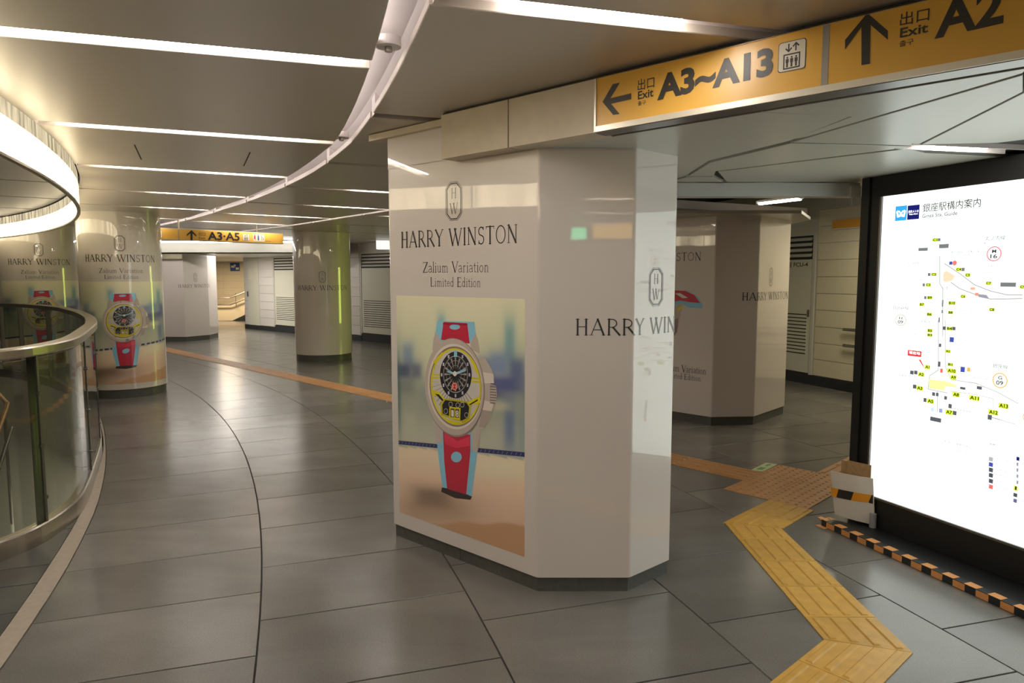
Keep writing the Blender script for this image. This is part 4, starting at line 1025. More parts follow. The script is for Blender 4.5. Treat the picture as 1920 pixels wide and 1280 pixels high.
# ------------------------------------------------------------------ walls
def wall(name, a, b, z1, mat, z0=0.0):
    fr = Frame(a, b); o = mesh(name, [fr.P(0, z0), fr.P(fr.L, z0), fr.P(fr.L, z1), fr.P(0, z1)], [(0, 1, 2, 3)], mat); o['kind'] = 'structure'; ORG[o.name] = Vector((0, 0, 0)); return o, fr
def tiles(o, fr, a0, a1, z0, z1, tw, thh, mat, skip=(), d=.012, g=.004):
    nz = int(round((z1 - z0) / thh)); na = max(1, int(round((a1 - a0) / tw)))
    for j in range(nz):
        for i in range(na):
            x0, x1 = a0 + (a1 - a0) * i / na + g, a0 + (a1 - a0) * (i + 1) / na - g; y0, y1 = z0 + (z1 - z0) * j / nz + g, z0 + (z1 - z0) * (j + 1) / nz - g
            vs = [fr.P(x, z, h) for h, k in ((0, 0), (d, .004)) for x, z in ((x0 + k, y0 + k), (x1 - k, y0 + k), (x1 - k, y1 - k), (x0 + k, y1 - k))]
            mesh('wall_tile', vs, [(4, 5, 6, 7), (0, 1, 5, 4), (1, 2, 6, 5), (2, 3, 7, 6), (3, 0, 4, 7)], mat, o)
wf0 = G(460.6, 615.5); wf1 = G(728.8, 644); WF = Frame(wf0, wf1)
wallf, _ = wall('wall_far', wf0, WF.P(9.2, 0)[:2], 2.75, 'frame_paint')
wm, _ = wall('wall_middle', WF.P(9.2, 0)[:2], (3.25, 12.5), 2.75, 'tile')
wr0 = (3.25, 12.5); wr1 = (7.9, .8)
RW = Frame(G(1515, 720), G(1610, 738)); d_ = RW.u
ra = RW.P(-4.2, 0)[:2]; rb2 = RW.P(9.5, 0)[:2]
wallr, _ = wall('wall_right', ra, rb2, 2.75, 'frame_paint'); wm.data.vertices[1].co.x = ra[0]; wm.data.vertices[1].co.y = ra[1]; wm.data.vertices[2].co.x = ra[0]; wm.data.vertices[2].co.y = ra[1]
wb_, _ = wall('wall_back', (rb2[0], rb2[1]), (rb2[0] - 1, -5.0), 2.75, 'tile')
wall('wall_rear', (rb2[0] - 1, -5.0), (-7.5, -5.0), 2.75, 'tile')
wall('wall_left', (-7.5, -5.0), (-14, 2.0), 2.75, 'tile_warm'); wall('wall_side', (-14, 2.0), (-17, 18), 2.75, 'stone_dark')
wall('wall_end', (-17, 18), (-12.5, 25), 2.75, 'tile'); 
wp, PW = wall('wall_passage', (-12.5, 25.0), (-8.6, 25.0), 2.75, 'cream_wall'); wall('wall_return', (-8.6, 25.0), (wf0[0], wf0[1]), 2.75, 'tile')
# tiled stretches of the far wall
def u_(px, py=600): return WF.uv(px, py)[0]
aD0, aD1 = u_(467), u_(488); aC0, aC1 = u_(516), u_(552) + .2; aE0, aE1 = u_(678), u_(728) + .7
cab_top = WF.uv(697, 473)[1]
for s0, s1 in ((0.02, aD0 - .01), (aD1 + .01, aC0 - .03), (aC1 + .05, aE0 - .03), (aE1 + .05, 9.1)):
    if s1 - s0 > .05: tiles(wallf, WF, s0, s1, .13, 2.42, .95, .229, 'tile')
bs = MB()
for s0, s1 in ((0.0, aC0), (aC1, aE0), (aE1, 9.2)): 
    q = fbox(WF, s0, s1, 0, .13, 0, .02); bs.add(q.v, q.f)
for s0, s1 in ((aC0, aC1), (aE0, aE1)):
    q = fbox(WF, s0, s1, 0, .18, 0, .012); bs.add(q.v, q.f)
o = bs.build('baseboard_far', 'dark'); o['kind'] = 'structure'
door = empty('door_1', WF.P((aD0 + aD1) / 2, 0)); door['kind'] = 'structure'
fbox(WF, aD0, aD1, .13, 2.1, .0, .018).build('door_leaf', 'door', door); fbox(WF, aD0 + .03, aD0 + .06, .95, 1.1, .018, .05).build('door_handle', 'steel_dark', door)
fbox(WF, aD0 + .08, aD0 + .32, 1.45, 1.75, .018, .02).build('paper_notice', 'sign_white', door)
def cabinet(fr, a0, a1, ztop, label, grille_px, nslat=4, gz=(.35, 1.0), text=None, z0=.18):
    o = empty('louvred_cabinet', fr.P((a0 + a1) / 2, 0)); tag(o, label, 'cabinet', 'louvred service cabinets in the tiled walls')
    f_ = MB()
    for q in (fbox(fr, a0, a0 + .045, z0, ztop, -.02, .022), fbox(fr, a1 - .045, a1, z0, ztop, -.02, .022), fbox(fr, a0 + .045, a1 - .045, ztop - .05, ztop, -.02, .022)): f_.add(q.v, q.f)
    f_.build('frame', 'frame_paint', o)
    ia, ib = a0 + .07, a1 - .07; lt = ztop - .07; lb = ztop - .07 - .30
    fbox(fr, a0 + .045, a1 - .045, z0, ztop - .05, -.02, .003).build('back_panel', 'dark', o)
    for k in range(nslat):
        z = lb + (lt - lb) * (k + .35) / nslat; q = MB(); vs = [fr.P(a, zz, h) for a in (ia, ib) for zz, h in ((z, .02), (z + .035, .006), (z + .042, .008), (z + .007, .022))]
        q.add(vs, [(0, 1, 5, 4), (1, 2, 6, 5), (2, 3, 7, 6), (3, 0, 4, 7), (0, 3, 2, 1), (4, 5, 6, 7)]); q.build('louvre_slat', 'frame_paint', o)
    dl = fbox(fr, ia - .015, ib + .015, z0 + .02, lb - .01, .003, .016).build('door_leaf', 'door', o)
    k = 0; z = gz[0]; gs = MB(); n_sl = int((gz[1] - gz[0]) / .05)
    for k in range(n_sl):
        z = gz[0] + .05 * k
        q = fbox(fr, ia + .05, ib - .05, z, z + .016, .0161, .018).build('grille_opening', 'dark', dl)
        q = fbox(fr, ia + .045, ib - .045, z + .016, z + .05, .0161, .026).build('grille_slat', 'door', dl)
    fbox(fr, ib - .03, ib - .005, .95, 1.05, .016, .03).build('latch', 'steel_dark', o)
    return o
cabinet(WF, aC0, aC1, cab_top, 'cream louvred cabinet between the tiled door and the plain round column', None)
cabinet(WF, aE0, aE1, cab_top + .02, 'cream louvred cabinet seen just left of the big pillar', None)
# right wall
def ur(px, py=650): return RW.uv(px, py)[0]
cR1 = ur(1524) ; cR0 = cR1 - 1.0
zt_r = RW.uv(1515, 435)[1]
cb = cabinet(RW, cR0, cR1, zt_r, 'cream louvred cabinet on the right wall between the pillar and the map', None, nslat=4, gz=(.42, 1.05), z0=.14)
_z = RW.uv(1497, 500)[1]; pr = Print(); pr.text('FCU-4', cR1 - .40, _z, cR1 - .13, _z + .06, M['sign_ink'], .02); pr.text('銀', cR1 - .53, _z - .01, cR1 - .44, _z + .07, M['sign_ink'], .01)
pr.build('stencil_lettering', cb, lambda s_, z, h: RW.P(s_, z, .017 + h))
zr = [RW.uv(1560, 380 + v / 2.909)[1] for v in (240, 338, 432, 525, 617, 707, 800, 890, 998)]
tiles(wallr, RW, cR1 + .03, cR1 + 2.8, .14, 2.42, .93, .228, 'tile_warm')
tiles(wallr, RW, cR0 - 2.8, cR0 - .03, .14, 2.42, .93, .228, 'tile_warm')
q = fbox(RW, cR1 + .02, 9.0, 0, .14, 0, .02); q2_ = fbox(RW, cR0, cR1 + .02, 0, .14, 0, .012); q.add(q2_.v, q2_.f); q3_ = fbox(RW, -4.2, cR0, 0, .13, 0, .02); q.add(q3_.v, q3_.f)
o = q.build('baseboard_right', 'black'); o['kind'] = 'structure'
ys = empty('wall_sign', RW.P(ur(1590, 420), 2.2)); tag(ys, 'small plain yellow sign box high on the right wall', 'sign')
a0_, zz0 = RW.uv(1567, 429); a1_ = RW.uv(1567, 414)[1]
fbox(RW, a0_, a0_ + .9, zz0, a1_ , .02, .06).build('face', pm('dull_yellow', (.70, .33, .03, 1), .4), ys); fbox(RW, a0_ - .02, a0_ + .92, zz0 - .015, a1_ + .012, .012, .05).build('frame', 'frame_paint', ys)
hrl = empty('wall_handrail', RW.P(ur(1600, 620), .8)); tag(hrl, 'double steel handrail on the tiled right wall, beside the map frame', 'handrail')
for py in (617, 647):
    a_, z_ = RW.uv(1589, py); b = MB(); b.tube([RW.P(a_, z_, .07), RW.P(a_ + 1.6, z_, .07)], .02, k=12); b.build('rail', 'steel', hrl)
    for da in (.22, 1.3):
        MB().tube([RW.P(a_ + da, z_ - .01, .07), RW.P(a_ + da, z_ - .08, .06), RW.P(a_ + da, z_ - .09, .0)], .009, k=8).tube([RW.P(a_ + da, z_ - .09, .012), RW.P(a_ + da, z_ - .09, .022)], .03, k=14).build('bracket', 'steel_dark', hrl)
# passage with stair at the back left
for o_, fr, a0, a1 in ((wp, PW, .3, 3.8),): tiles(o_, fr, a0, a1, .13, 2.6, .9, .247, pm('passage_tile', (.74, .64, .46, 1), .35))
psg = empty('stair_parapet', (-9.8, 24.0, 0)); tag(psg, 'cream stair parapet with double steel handrail in the far passage', 'stair')
PF = Frame((-11.2, 24.0), (-8.75, 24.0))
def pf(px, py): return PF.uv(px, py)
pts = [pf(385, 574), pf(425, 572), pf(459, 556), pf(459, 590), pf(436, 604), pf(385, 606)]
b = MB(); n = len(pts); vs = [PF.P(p[0], p[1], h) for h in (0, -.15) for p in pts]; b.add(vs, [tuple(range(n)), tuple(range(2 * n - 1, n - 1, -1))] + [(i, n + i, n + (i + 1) % n, (i + 1) % n) for i in range(n)]); b.build('parapet', 'cream_wall', psg)
pts = [pf(385, 606), pf(436, 604), pf(459, 590), pf(459, 613), pf(385, 613)]
b = MB(); n = len(pts); vs = [PF.P(p[0], max(0, p[1]), h) for h in (0.01, -.15) for p in pts]; b.add(vs, [tuple(range(n)), tuple(range(2 * n - 1, n - 1, -1))] + [(i, n + i, n + (i + 1) % n, (i + 1) % n) for i in range(n)]); b.build('parapet_skirting', 'dark', psg)
for dy in (0, 13):
    q = [pf(400, 558 + dy), pf(434, 558 + dy), pf(462, 547 + dy)]; MB().tube([PF.P(p[0], p[1], .12) for p in q], .025).build('handrail', 'steel', psg)
q = pf(445, 565); MB().tube([PF.P(q[0], q[1] - .2, .12), PF.P(q[0], q[1] + .3, .12)], .015).build('upright', 'steel', psg)
bs_ = empty('wall_notice', (-9.6, 24.9, 1.8)); tag(bs_, 'small blue and white notice on the cream wall of the far passage', 'sign')
a_, z_ = PW.uv(432.5, 508); c_, d2 = PW.uv(449.5, 493)
fbox(PW, a_, c_, z_, d2, .014, .03).build('board', 'blue', bs_); pr = Print(); pr.rect(a_ + .03, z_ + .12, a_ + .16, z_ + .2, M['sign_white']); pr.rect(a_ + .2, z_ + .05, c_ - .03, z_ + .13, M['sign_white']); pr.disc((a_ + c_) / 2, z_ + .2, .04, .04, M['sign_white']); pr.build('print', bs_, lambda s_, z, h: PW.P(s_, z, .031 + h))
# bulkhead and lit cove at the back left
bk = MB(); bk.box((-9.5, 15.9, 2.20), (5.6, 0, 0), (0, .35, 0), (0, 0, .14)); o = bk.build('trim_3', 'soffit'); o['kind'] = 'structure'
o = mesh('trim_4', [(-16, 15.56, 2.06), (-3.9, 15.56, 2.06), (-5.2, 24.9, 2.06), (-14, 24.9, 2.06)], [(0, 3, 2, 1)], 'soffit'); o['kind'] = 'structure'
for i, x in enumerate((-10.2, -7.2, -5.0)):
    c_ = empty('cove_light', (x, 14.9, 2.26)); tag(c_, ('long cove light strip hidden behind the yellow A3·A5 sign, left part', 'cove light strip over the far octagonal pillar', 'cove light strip between the yellow sign and the plain round column')[i], 'ceiling light', 'cove lights at the back')
    hl = 1.2 if i < 2 else .8
    MB().box((x, 14.9, 2.285), (hl, 0, 0), (0, .03, 0), (0, 0, .01)).build('housing', 'trough', c_); MB().box((x, 14.92, 2.260), (hl, 0, 0), (0, .02, 0), (0, 0, .014)).build('led_strip', 'led', c_)
area('lower_hall_fill', (-5.5, 5.5, -.9), (0, 0, 0), 3.0, 5.0, 300, (1, .93, .78))  # added fill below the opening, lightens the well behind the glass
area('passage_fill', (-9.8, 22.6, 2.0), (0, 0, 0), 1.6, .5, 85, (1, .80, .55))  # added warm fill for the passage, no fixture
area('right_hall_area', (4.0, 7.2, 2.27), (0, 0, 0), .12, 2.0, 26, (1, .90, .66))  # area light over the right hall, no fixture modelled
_q = WF.P(1.9, 2.0, 1.5)
area('far_hall_fill', (_q[0], _q[1], 2.03), (.0, .0, .8), 1.2, 2.6, 60, (1, .95, .88))  # added fill that brightens the far wall and its cabinets
lb = empty('light_box', (-3.1, 15.4, 2.3)); tag(lb, 'small white glowing box under the ceiling just left of the big pillar', 'ceiling light')
p = D(718, 456, 15.2); MB().box(p, (.13, 0, 0), (0, .1, 0), (0, 0, .13)).build('diffuser', em('box_glow', (1, .95, .88, 1), .9), lb); MB().box((p[0], p[1], p[2] + .14), (.15, 0, 0), (0, .12, 0), (0, 0, .012)).build('housing', 'trough', lb)
# lemon display hidden behind the big pillar (it lights and is mirrored in the round columns)
ld = empty('lemon_display', (2.0, 12.2, 0)); tag(ld, 'lemon yellow illuminated display panel, mirrored in the round columns', 'display')
MB().box((2.03, 12.2, 1.05), (.04, 0, 0), (0, .53, 0), (0, 0, .78)).build('case', 'black', ld); MB().box((1.985, 12.2, 1.05), (.005, 0, 0), (0, .48, 0), (0, 0, .70)).build('light_face', 'lemon', ld)
MB().box((2.05, 12.2, .14), (.12, 0, 0), (0, .5, 0), (0, 0, .14)).build('foot', 'black', ld)

# ------------------------------------------------------------------ far yellow sign A3·A5
fa = G(289, 448.5, 2.02); fb_ = G(531.5, 457.5, 2.02); FS_ = Frame(fa, fb_)
s = empty('exit_sign', FS_.P(.5, 2.02)); tag(s, 'distant yellow exit sign reading A3·A5 under the ceiling left of the plain round column', 'sign', 'yellow exit signs')
L_ = FS_.L; zt2 = FS_.uv(531.5, 436)[1]; zt1 = FS_.uv(289, 428)[1]; zt2 = (zt1 + zt2) / 2
fbox(FS_, -.35, L_, 2.02, zt2, -.12, 0).build('housing', 'sign_frame', s); fbox(FS_, -.33, L_ - .01, 2.03, zt2 - .01, 0, .006).build('face', 'yellow', s)
Z3 = lambda x, y: FS_.uv(260 + x / 3.764, 380 + y / 3.764)
pr = Print(); pr.poly([Z3(*p) for p in [(372, 193), (405, 228), (405, 240), (379, 216), (379, 265), (364, 265), (364, 216), (337, 236), (337, 224)]][::-1], INK)
ztext(pr, Z3, '出口', (422, 232), (470, 234), (422, 206), INK, 0); ztext(pr, Z3, 'Exit', (424, 258), (468, 260), (424, 240), INK, 0)
ztext(pr, Z3, 'A3·A5', (487, 263), (712, 269), (487, 204), INK, .03)
for x0_, x1_, ya, yb2 in ((112, 164, 245, 193), (733, 779, 268, 222), (806, 886, 272, 222)):
    a_ = Z3(x0_, ya); c_ = Z3(x1_, yb2); 
    if x0_ < 800: lift(pr, a_[0], a_[1], c_[0], c_[1])
    else:
        rrect(pr, a_[0], a_[1], c_[0], c_[1], .02, M['sign_white'], 2); w_ = c_[0] - a_[0]; h_ = c_[1] - a_[1]
        pr.rect(a_[0] + w_ * .08, a_[1] + h_ * .3, a_[0] + w_ * .22, a_[1] + h_ * .75, cm(190, 50, 40), 3); pr.disc(a_[0] + w_ * .15, a_[1] + h_ * .84, w_ * .05, w_ * .05, cm(190, 50, 40), 3, 10)
        pr.rect(a_[0] + w_ * .4, a_[1] + h_ * .15, a_[0] + w_ * .52, a_[1] + h_ * .75, M['blue'], 3); pr.disc(a_[0] + w_ * .46, a_[1] + h_ * .84, w_ * .05, w_ * .05, M['blue'], 3, 10)
        pr.ring(a_[0] + w_ * .8, a_[1] + h_ * .35, w_ * .1, w_ * .1, w_ * .025, M['sign_ink'], 3, 14, 120, 400); pr.line([(a_[0] + w_ * .74, a_[1] + h_ * .8), (a_[0] + w_ * .75, a_[1] + h_ * .5), (a_[0] + w_ * .88, a_[1] + h_ * .5), (a_[0] + w_ * .92, a_[1] + h_ * .25)], w_ * .03, M['sign_ink'], 3)
ztext(pr, Z3, '約70m', (895, 275), (932, 276), (895, 266), INK, 0)
a_ = Z3(280, 220)[0]; pr.rect(a_ - .006, 2.03, a_ + .006, zt2 - .01, M['sign_grey'])
pr.build('lettering', s, lambda s_, z, h: FS_.P(s_, z, .007 + h))
for a_ in (.35, 1.5): MB().tube([FS_.P(a_, zt2, -.06), FS_.P(a_, 2.31, -.06)], .012, k=8).build('hanger', 'steel', s)

# signs behind the viewpoint, mirrored in the front face of the big pillar
gs = empty('emergency_sign', (1.08, -4.8, 2.15)); tag(gs, 'small green emergency exit sign behind the viewpoint, mirrored in the big pillar', 'sign')
MB().box((1.08, -4.9, 2.2), (.13, 0, 0), (0, .03, 0), (0, 0, .10)).build('case', 'sign_frame', gs); MB().box((1.08, -4.866, 2.2), (.12, 0, 0), (0, .004, 0), (0, 0, .09)).build('light_face', 'exit_green', gs)
ysb = empty('exit_sign', (1.15, -1.7, 2.0)); tag(ysb, 'yellow hanging sign box behind the viewpoint, mirrored in the big pillar', 'sign', 'yellow exit signs')
MB().box((1.25, -1.75, 2.03), (.32, 0, 0), (0, .05, 0), (0, 0, .09)).build('housing', 'sign_frame', ysb); MB().box((1.25, -1.695, 2.03), (.31, 0, 0), (0, .004, 0), (0, 0, .08)).build('face', em('sign_glow', (.9, .5, .08, 1), 3.0), ysb)
MB().tube([(1.25, -1.75, 2.12), (1.25, -1.75, 2.3)], .012).build('hanger', 'steel', ysb)
# ------------------------------------------------------------------ station map board
BF = Frame((2.07, 4.12), (2.07 + .365, 4.12 - .931))
bd = empty('station_map_board', (2.07, 4.12, 0)); tag(bd, 'large backlit station map in a thick black frame at the right edge', 'map board')
LB = 2.5; ga = .135; gz0, gz1 = .215, BF.uv(1665, 367)[1]
fbox(BF, 0, LB, .036, ZS - .002, -.30, -.02).build('case', 'black', bd)
for nm, q in (('frame_rail', (0, ga, .12, ZS - .002)), ('frame_rail', (LB - ga, LB, .12, ZS - .002)), ('frame_rail', (ga, LB - ga, gz1, ZS - .002)), ('frame_rail', (ga, LB - ga, .12, gz0))):
    fbox(BF, q[0], q[1], q[2], q[3], -.02, .0).build(nm, 'black', bd)
fbox(BF, 0, .055, .12, ZS - .002, 0, .012).build('outer_stile', 'black', bd)
b = MB()
for q in ((ga - .012, ga, gz0 - .012, gz1), (ga, LB - ga, gz0 - .012, gz0)): k = fbox(BF, q[0], q[1], q[2], q[3], -.001, .005); b.add(k.v, k.f)
b.build('glazing_bead', 'steel_dark', bd)
fbox(BF, 0, LB, .036, .12, -.02, -.001).build('kick_panel', 'black', bd)
BE = {}
def bm_(r, g, b, k=1.0):
    key = (r, g, b, k)
    if key not in BE: c = rgb(r, g, b); BE[key] = em('map_%d_%d_%d' % (r, g, b), c, k)
    return BE[key]
fbox(BF, ga, LB - ga, gz0, gz1, -.018, -.006).build('light_face', em('map_white', (.93, 1.0, .93, 1), BOARD), bd)
mp = Print(); f1_ = BF.uv
ZA = lambda x, y: f1_(1620 + x / 4.2667, 330 + y / 4.2667)
ZB = lambda x, y: f1_(1620 + x / 2.7833, 600 + y / 2.7833)
def q4(f, x0, y0, x1, y1, mat, L=1, sl=0.0):
    """axis-aligned box on the board whose left-top is (x0,y0) and width/height follow the view coordinates"""
    a_ = f(x0, (y0 + y1) / 2); c_ = f(x1, (y0 + y1) / 2); t = f(x0, y0); b_ = f(x0, y1); mp.rect(a_[0], b_[1], c_[0], t[1], mat, L); return (a_[0], b_[1], c_[0], t[1])
TX = bm_(40, 40, 42); TXG = bm_(105, 106, 108); TXL = bm_(165, 168, 165); YL = bm_(215, 235, 60); NAVY = bm_(28, 30, 105); SKY = bm_(60, 165, 230); REDM = bm_(225, 60, 55); WH = bm_(250, 255, 250, 2.0)
def mt(f, body, x0, y0, x1, y1, mat=TX, bold=0.0, L=3):
    a_ = f(x0, y1); c_ = f(x1, y1); t = f(x0, y0); mp.text(body, a_[0], a_[1], c_[0], t[1], mat, max(bold, .006 if any(ord(ch) > 0x2000 for ch in body) else .02), L)
q = q4(ZA, 245, 243, 337, 360, SKY); w_, h_ = q[2] - q[0], q[3] - q[1]
mp.line([(q[0] + w_ * .16, q[1] + h_ * .62), (q[0] + w_ * .24, q[1] + h_ * .3), (q[0] + w_ * .40, q[1] + h_ * .33), (q[0] + w_ * .5, q[1] + h_ * .52), (q[0] + w_ * .6, q[1] + h_ * .33), (q[0] + w_ * .76, q[1] + h_ * .3), (q[0] + w_ * .84, q[1] + h_ * .62)], w_ * .15, WH, 2)
mp.line([(q[0] + w_ * .2, q[1] + h_ * .66), (q[0] + w_ * .36, q[1] + h_ * .62), (q[0] + w_ * .5, q[1] + h_ * .44), (q[0] + w_ * .64, q[1] + h_ * .62), (q[0] + w_ * .8, q[1] + h_ * .66)], w_ * .1, WH, 2)
q4(ZA, 342, 237, 437, 350, NAVY); mt(ZA, '東京メトロ', 349, 275, 430, 297, WH); mt(ZA, 'Tokyo Metro', 354, 301, 426, 315, WH)
mt(ZA, '銀座駅構内案内', 464, 222, 925, 290, TX); mt(ZA, 'Ginza Sta. Guide', 460, 305, 740, 335, TXG)
mt(ZA, '丸ノ内線', 965, 482, 1122, 518, TXG); mt(ZA, 'Marunouchi Line', 952, 530, 1130, 542, TXL)
def mring(f, x, y, r, col, t1, t2, k=1.0):
    c_ = f(x, y); e_ = f(x + r, y)[0] - c_[0]; ry = f(x, y - r)[1] - c_[1]; mp.ring(c_[0], c_[1], e_, ry, e_ * .13, col, 2, 30)
    mp.text(t1, c_[0] - e_ * .28, c_[1] + ry * .12, c_[0] + e_ * .28, c_[1] + ry * .6, TX, .02, 3); mp.text(t2, c_[0] - e_ * .48, c_[1] - ry * .6, c_[0] + e_ * .45, c_[1] - ry * .02, TX, .02, 3)
mring(ZA, 1035, 622, 60, bm_(245, 95, 110), 'M', '16'); mring(ZA, 288, 1152, 46, bm_(190, 190, 170), 'H', '09'); mring(ZB, 706, 315, 40, bm_(245, 165, 50), 'G', '09'); mring(ZB, 858, 508, 33, bm_(245, 165, 50), 'G', '09')
mt(ZA, '日比谷線', 230, 1035, 350, 1066, TXG); mt(ZA, 'Hibiya Line', 245, 1072, 335, 1082, TXL)
mt(ZB, '銀座線', 668, 225, 748, 248, TXG); mt(ZB, 'Ginza Line', 672, 253, 745, 262, TXL)
for f, t, x0_, y0x, x1_, y1x in ((ZA, 'C1', 542, 498, 585, 524), (ZA, 'C2', 532, 773, 577, 799), (ZA, 'C3', 488, 856, 530, 883), (ZA, 'B9', 500, 958, 542, 985), (ZA, 'B7', 438, 1013, 478, 1040), (ZA, 'B6', 497, 1091, 540, 1118), (ZA, 'B5', 502, 1221, 543, 1248), (ZA, 'B3', 500, 1257, 543, 1282),
                                 (ZA, 'C4', 730, 733, 775, 760), (ZA, 'C5', 803, 777, 846, 805), (ZA, 'C6', 767, 948, 808, 975), (ZA, 'C7', 968, 843, 1015, 870), (ZA, 'C8', 995, 1053, 1040, 1081), (ZA, 'C9', 1240, 872, 1290, 900), (ZA, 'B10', 670, 1000, 727, 1029), (ZA, 'B8', 667, 1077, 708, 1103), (ZA, 'B4', 655, 1204, 702, 1232),
                                 (ZB, 'B2', 422, 153, 450, 170), (ZB, 'B1', 432, 221, 462, 239), (ZB, 'A10', 430, 250, 478, 274), (ZB, 'A9', 446, 285, 480, 308), (ZB, 'A1', 313, 232, 342, 254), (ZB, 'A2', 278, 270, 312, 292), (ZB, 'A3', 270, 341, 305, 364), (ZB, 'A5', 325, 408, 362, 432),
                                 (ZB, 'A8', 458, 374, 496, 398), (ZB, 'A11', 545, 390, 600, 415), (ZB, 'A7', 421, 465, 460, 490), (ZB, 'A13', 698, 430, 752, 457), (ZB, 'A12', 645, 464, 698, 490)):
    q4(f, x0_, y0x, x1_, y1x, YL, 2); mt(f, t, x0_ + 4, y0x + 3, x1_ - 4, y1x - 3, bm_(45, 60, 10), .03)
# corridors of the map in pale grey, drawn as outlines
def ml(f, pts, w_, mat, L=1): mp.line([f(*p) for p in pts], w_, mat, L)
PG_ = bm_(190, 197, 188)
ml(ZA, [(600, 640), (600, 860), (625, 900), (625, 1280)], .006, PG_); ml(ZA, [(640, 700), (760, 780), (880, 870), (1010, 920), (1140, 950), (1260, 950)], .004, bm_(140, 143, 138)); ml(ZA, [(690, 850), (760, 900), (880, 945), (1010, 985), (1260, 980)], .004, bm_(140, 143, 138))
ml(ZA, [(660, 880), (660, 1280)], .004, PG_); ml(ZB, [(385, 0), (385, 260), (340, 290), (330, 360), (430, 380)], .006, PG_); ml(ZB, [(420, 0), (420, 240), (450, 310), (580, 330), (690, 375), (800, 435)], .005, PG_); ml(ZB, [(380, 370), (380, 480)], .006, PG_); ml(ZB, [(440, 370), (560, 385), (670, 410), (670, 460)], .004, PG_)
q = [ZA(*p) for p in [(628, 775), (650, 755), (725, 800), (700, 835), (650, 850), (628, 840)]]; mp.poly(q, bm_(250, 215, 180), 1)
q = [ZB(*p) for p in [(335, 308), (420, 318), (480, 340), (478, 352), (418, 345), (418, 368), (335, 355)]]; mp.poly(q, bm_(252, 240, 160), 1)
q = [ZA(*p) for p in [(885, 940), (975, 950), (1000, 985), (915, 968)]]; mp.poly(q, bm_(150, 152, 165), 2); q4(ZA, 882, 932, 912, 958, bm_(240, 150, 130), 3); q4(ZA, 845, 888, 885, 910, bm_(245, 180, 150), 2)
for x, y, x2, y2 in ((585, 497, 607, 521), (430, 575, 505, 600), (595, 545, 672, 578), (505, 775, 527, 800), (463, 858, 483, 882), (475, 960, 495, 984), (775, 733, 800, 760), (1085, 850, 1210, 885), (617, 990, 630, 1045), (614, 1070, 627, 1096), (590, 1130, 602, 1170), (628, 1205, 645, 1230), (705, 1208, 727, 1232)): q4(ZA, x, y, x2, y2, bm_(120, 122, 122), 1)
for x, y, x2, y2 in ((237, 262, 256, 282), (258, 262, 276, 282), (252, 335, 270, 356), (307, 405, 323, 426), (460, 472, 480, 494), (342, 502, 400, 524), (382, 215, 396, 242), (388, 122, 400, 140), (408, 32, 424, 50), (455, 34, 474, 52), (498, 347, 526, 360), (437, 436, 455, 458), (642, 492, 664, 518), (352, 375, 368, 394), (372, 378, 386, 396), (415, 395, 430, 414), (585, 343, 612, 360)): q4(ZB, x, y, x2, y2, bm_(90, 92, 96), 2)
for x, y, x2, y2, c_ in ((443, 88, 466, 114, (70, 80, 170)), (500, 242, 523, 270, (70, 80, 170)), (394, 252, 408, 274, (225, 110, 100)), (534, 246, 552, 268, (245, 180, 90)), (345, 455, 362, 475, (200, 220, 235)), (388, 460, 406, 482, (150, 160, 210)), (225, 155, 297, 185, (225, 60, 55))): q4(ZB, x, y, x2, y2, bm_(*c_), 2)
mt(ZB, '現在地', 232, 160, 290, 176, WH, 0, 4); mp.poly([ZB(282, 206), ZB(292, 206), ZB(320, 265)], REDM, 2)
q4(ZA, 677, 683, 702, 709, bm_(70, 80, 170), 2); c_ = ZA(720, 695); mp.disc(c_[0], c_[1], .012, .013, bm_(240, 120, 110), 2, 14)
# fine captions: rows of small print
rnd = random.Random(5)
def cap(f, x, y, w_, rows, h_=9, mat=TXL, txt=None):
    for r_ in range(rows):
        t = ''.join(rnd.choice('改札口出方面交差点銀座') for _ in range(9)) if r_ == 0 else 'Ticket Gates Exit Sta.'
        mt(f, t, x, y + r_ * h_ * 1.6, x + w_ * (1 - .2 * rnd.random() * (r_ > 0)), y + r_ * h_ * 1.6 + (h_ * 1.1 if r_ == 0 else h_ * .7), TXG if r_ == 0 else mat)
for a_ in ((690, 600, 230, 3, 16), (925, 712, 190, 3, 16), (330, 690, 160, 2, 14), (300, 820, 60, 3, 12), (400, 820, 150, 1, 12), (450, 1140, 90, 3, 12), (370, 1050, 70, 3, 12), (760, 1065, 90, 5, 12), (455, 555, 45, 1, 10), (740, 685, 60, 1, 10), (895, 790, 60, 1, 9), (620, 885, 50, 2, 10)): cap(ZA, *a_)
for a_ in ((295, 0, 60, 3, 8), (480, 95, 70, 2, 8), (485, 145, 40, 3, 7), (255, 70, 50, 2, 7), (175, 280, 150, 3, 9), (235, 375, 60, 2, 8), (540, 290, 105, 4, 9), (555, 255, 50, 2, 7), (418, 625, 140, 3, 11), (460, 448, 30, 1, 9), (665, 505, 60, 2, 9), (655, 640, 60, 1, 9), (820, 365, 60, 5, 9), (820, 430, 60, 3, 9), (480, 405, 45, 2, 7)): cap(ZB, *a_)
ml(ZB, [(440, 458), (550, 478)], .003, TXL); ml(ZB, [(664, 508), (785, 543)], .003, TXL); ml(ZB, [(625, 650), (900, 720)], .002, TXL)
for i, (y, c_) in enumerate(((712, (170, 175, 175)), (740, (70, 80, 170)), (768, (80, 82, 86)), (796, (80, 82, 86)), (826, (80, 82, 86)), (856, (230, 110, 100)))):
    q4(ZB, 648, y, 670, y + 22, bm_(*c_), 2); cap(ZB, 676, y + 2, 72, 2, 8)
q4(ZB, 792, 712, 808, 732, NAVY, 2)
for i, y in enumerate((742, 772, 804, 836)): q4(ZB, 792, y, 803, y + 18, bm_(150, 152, 165), 2)
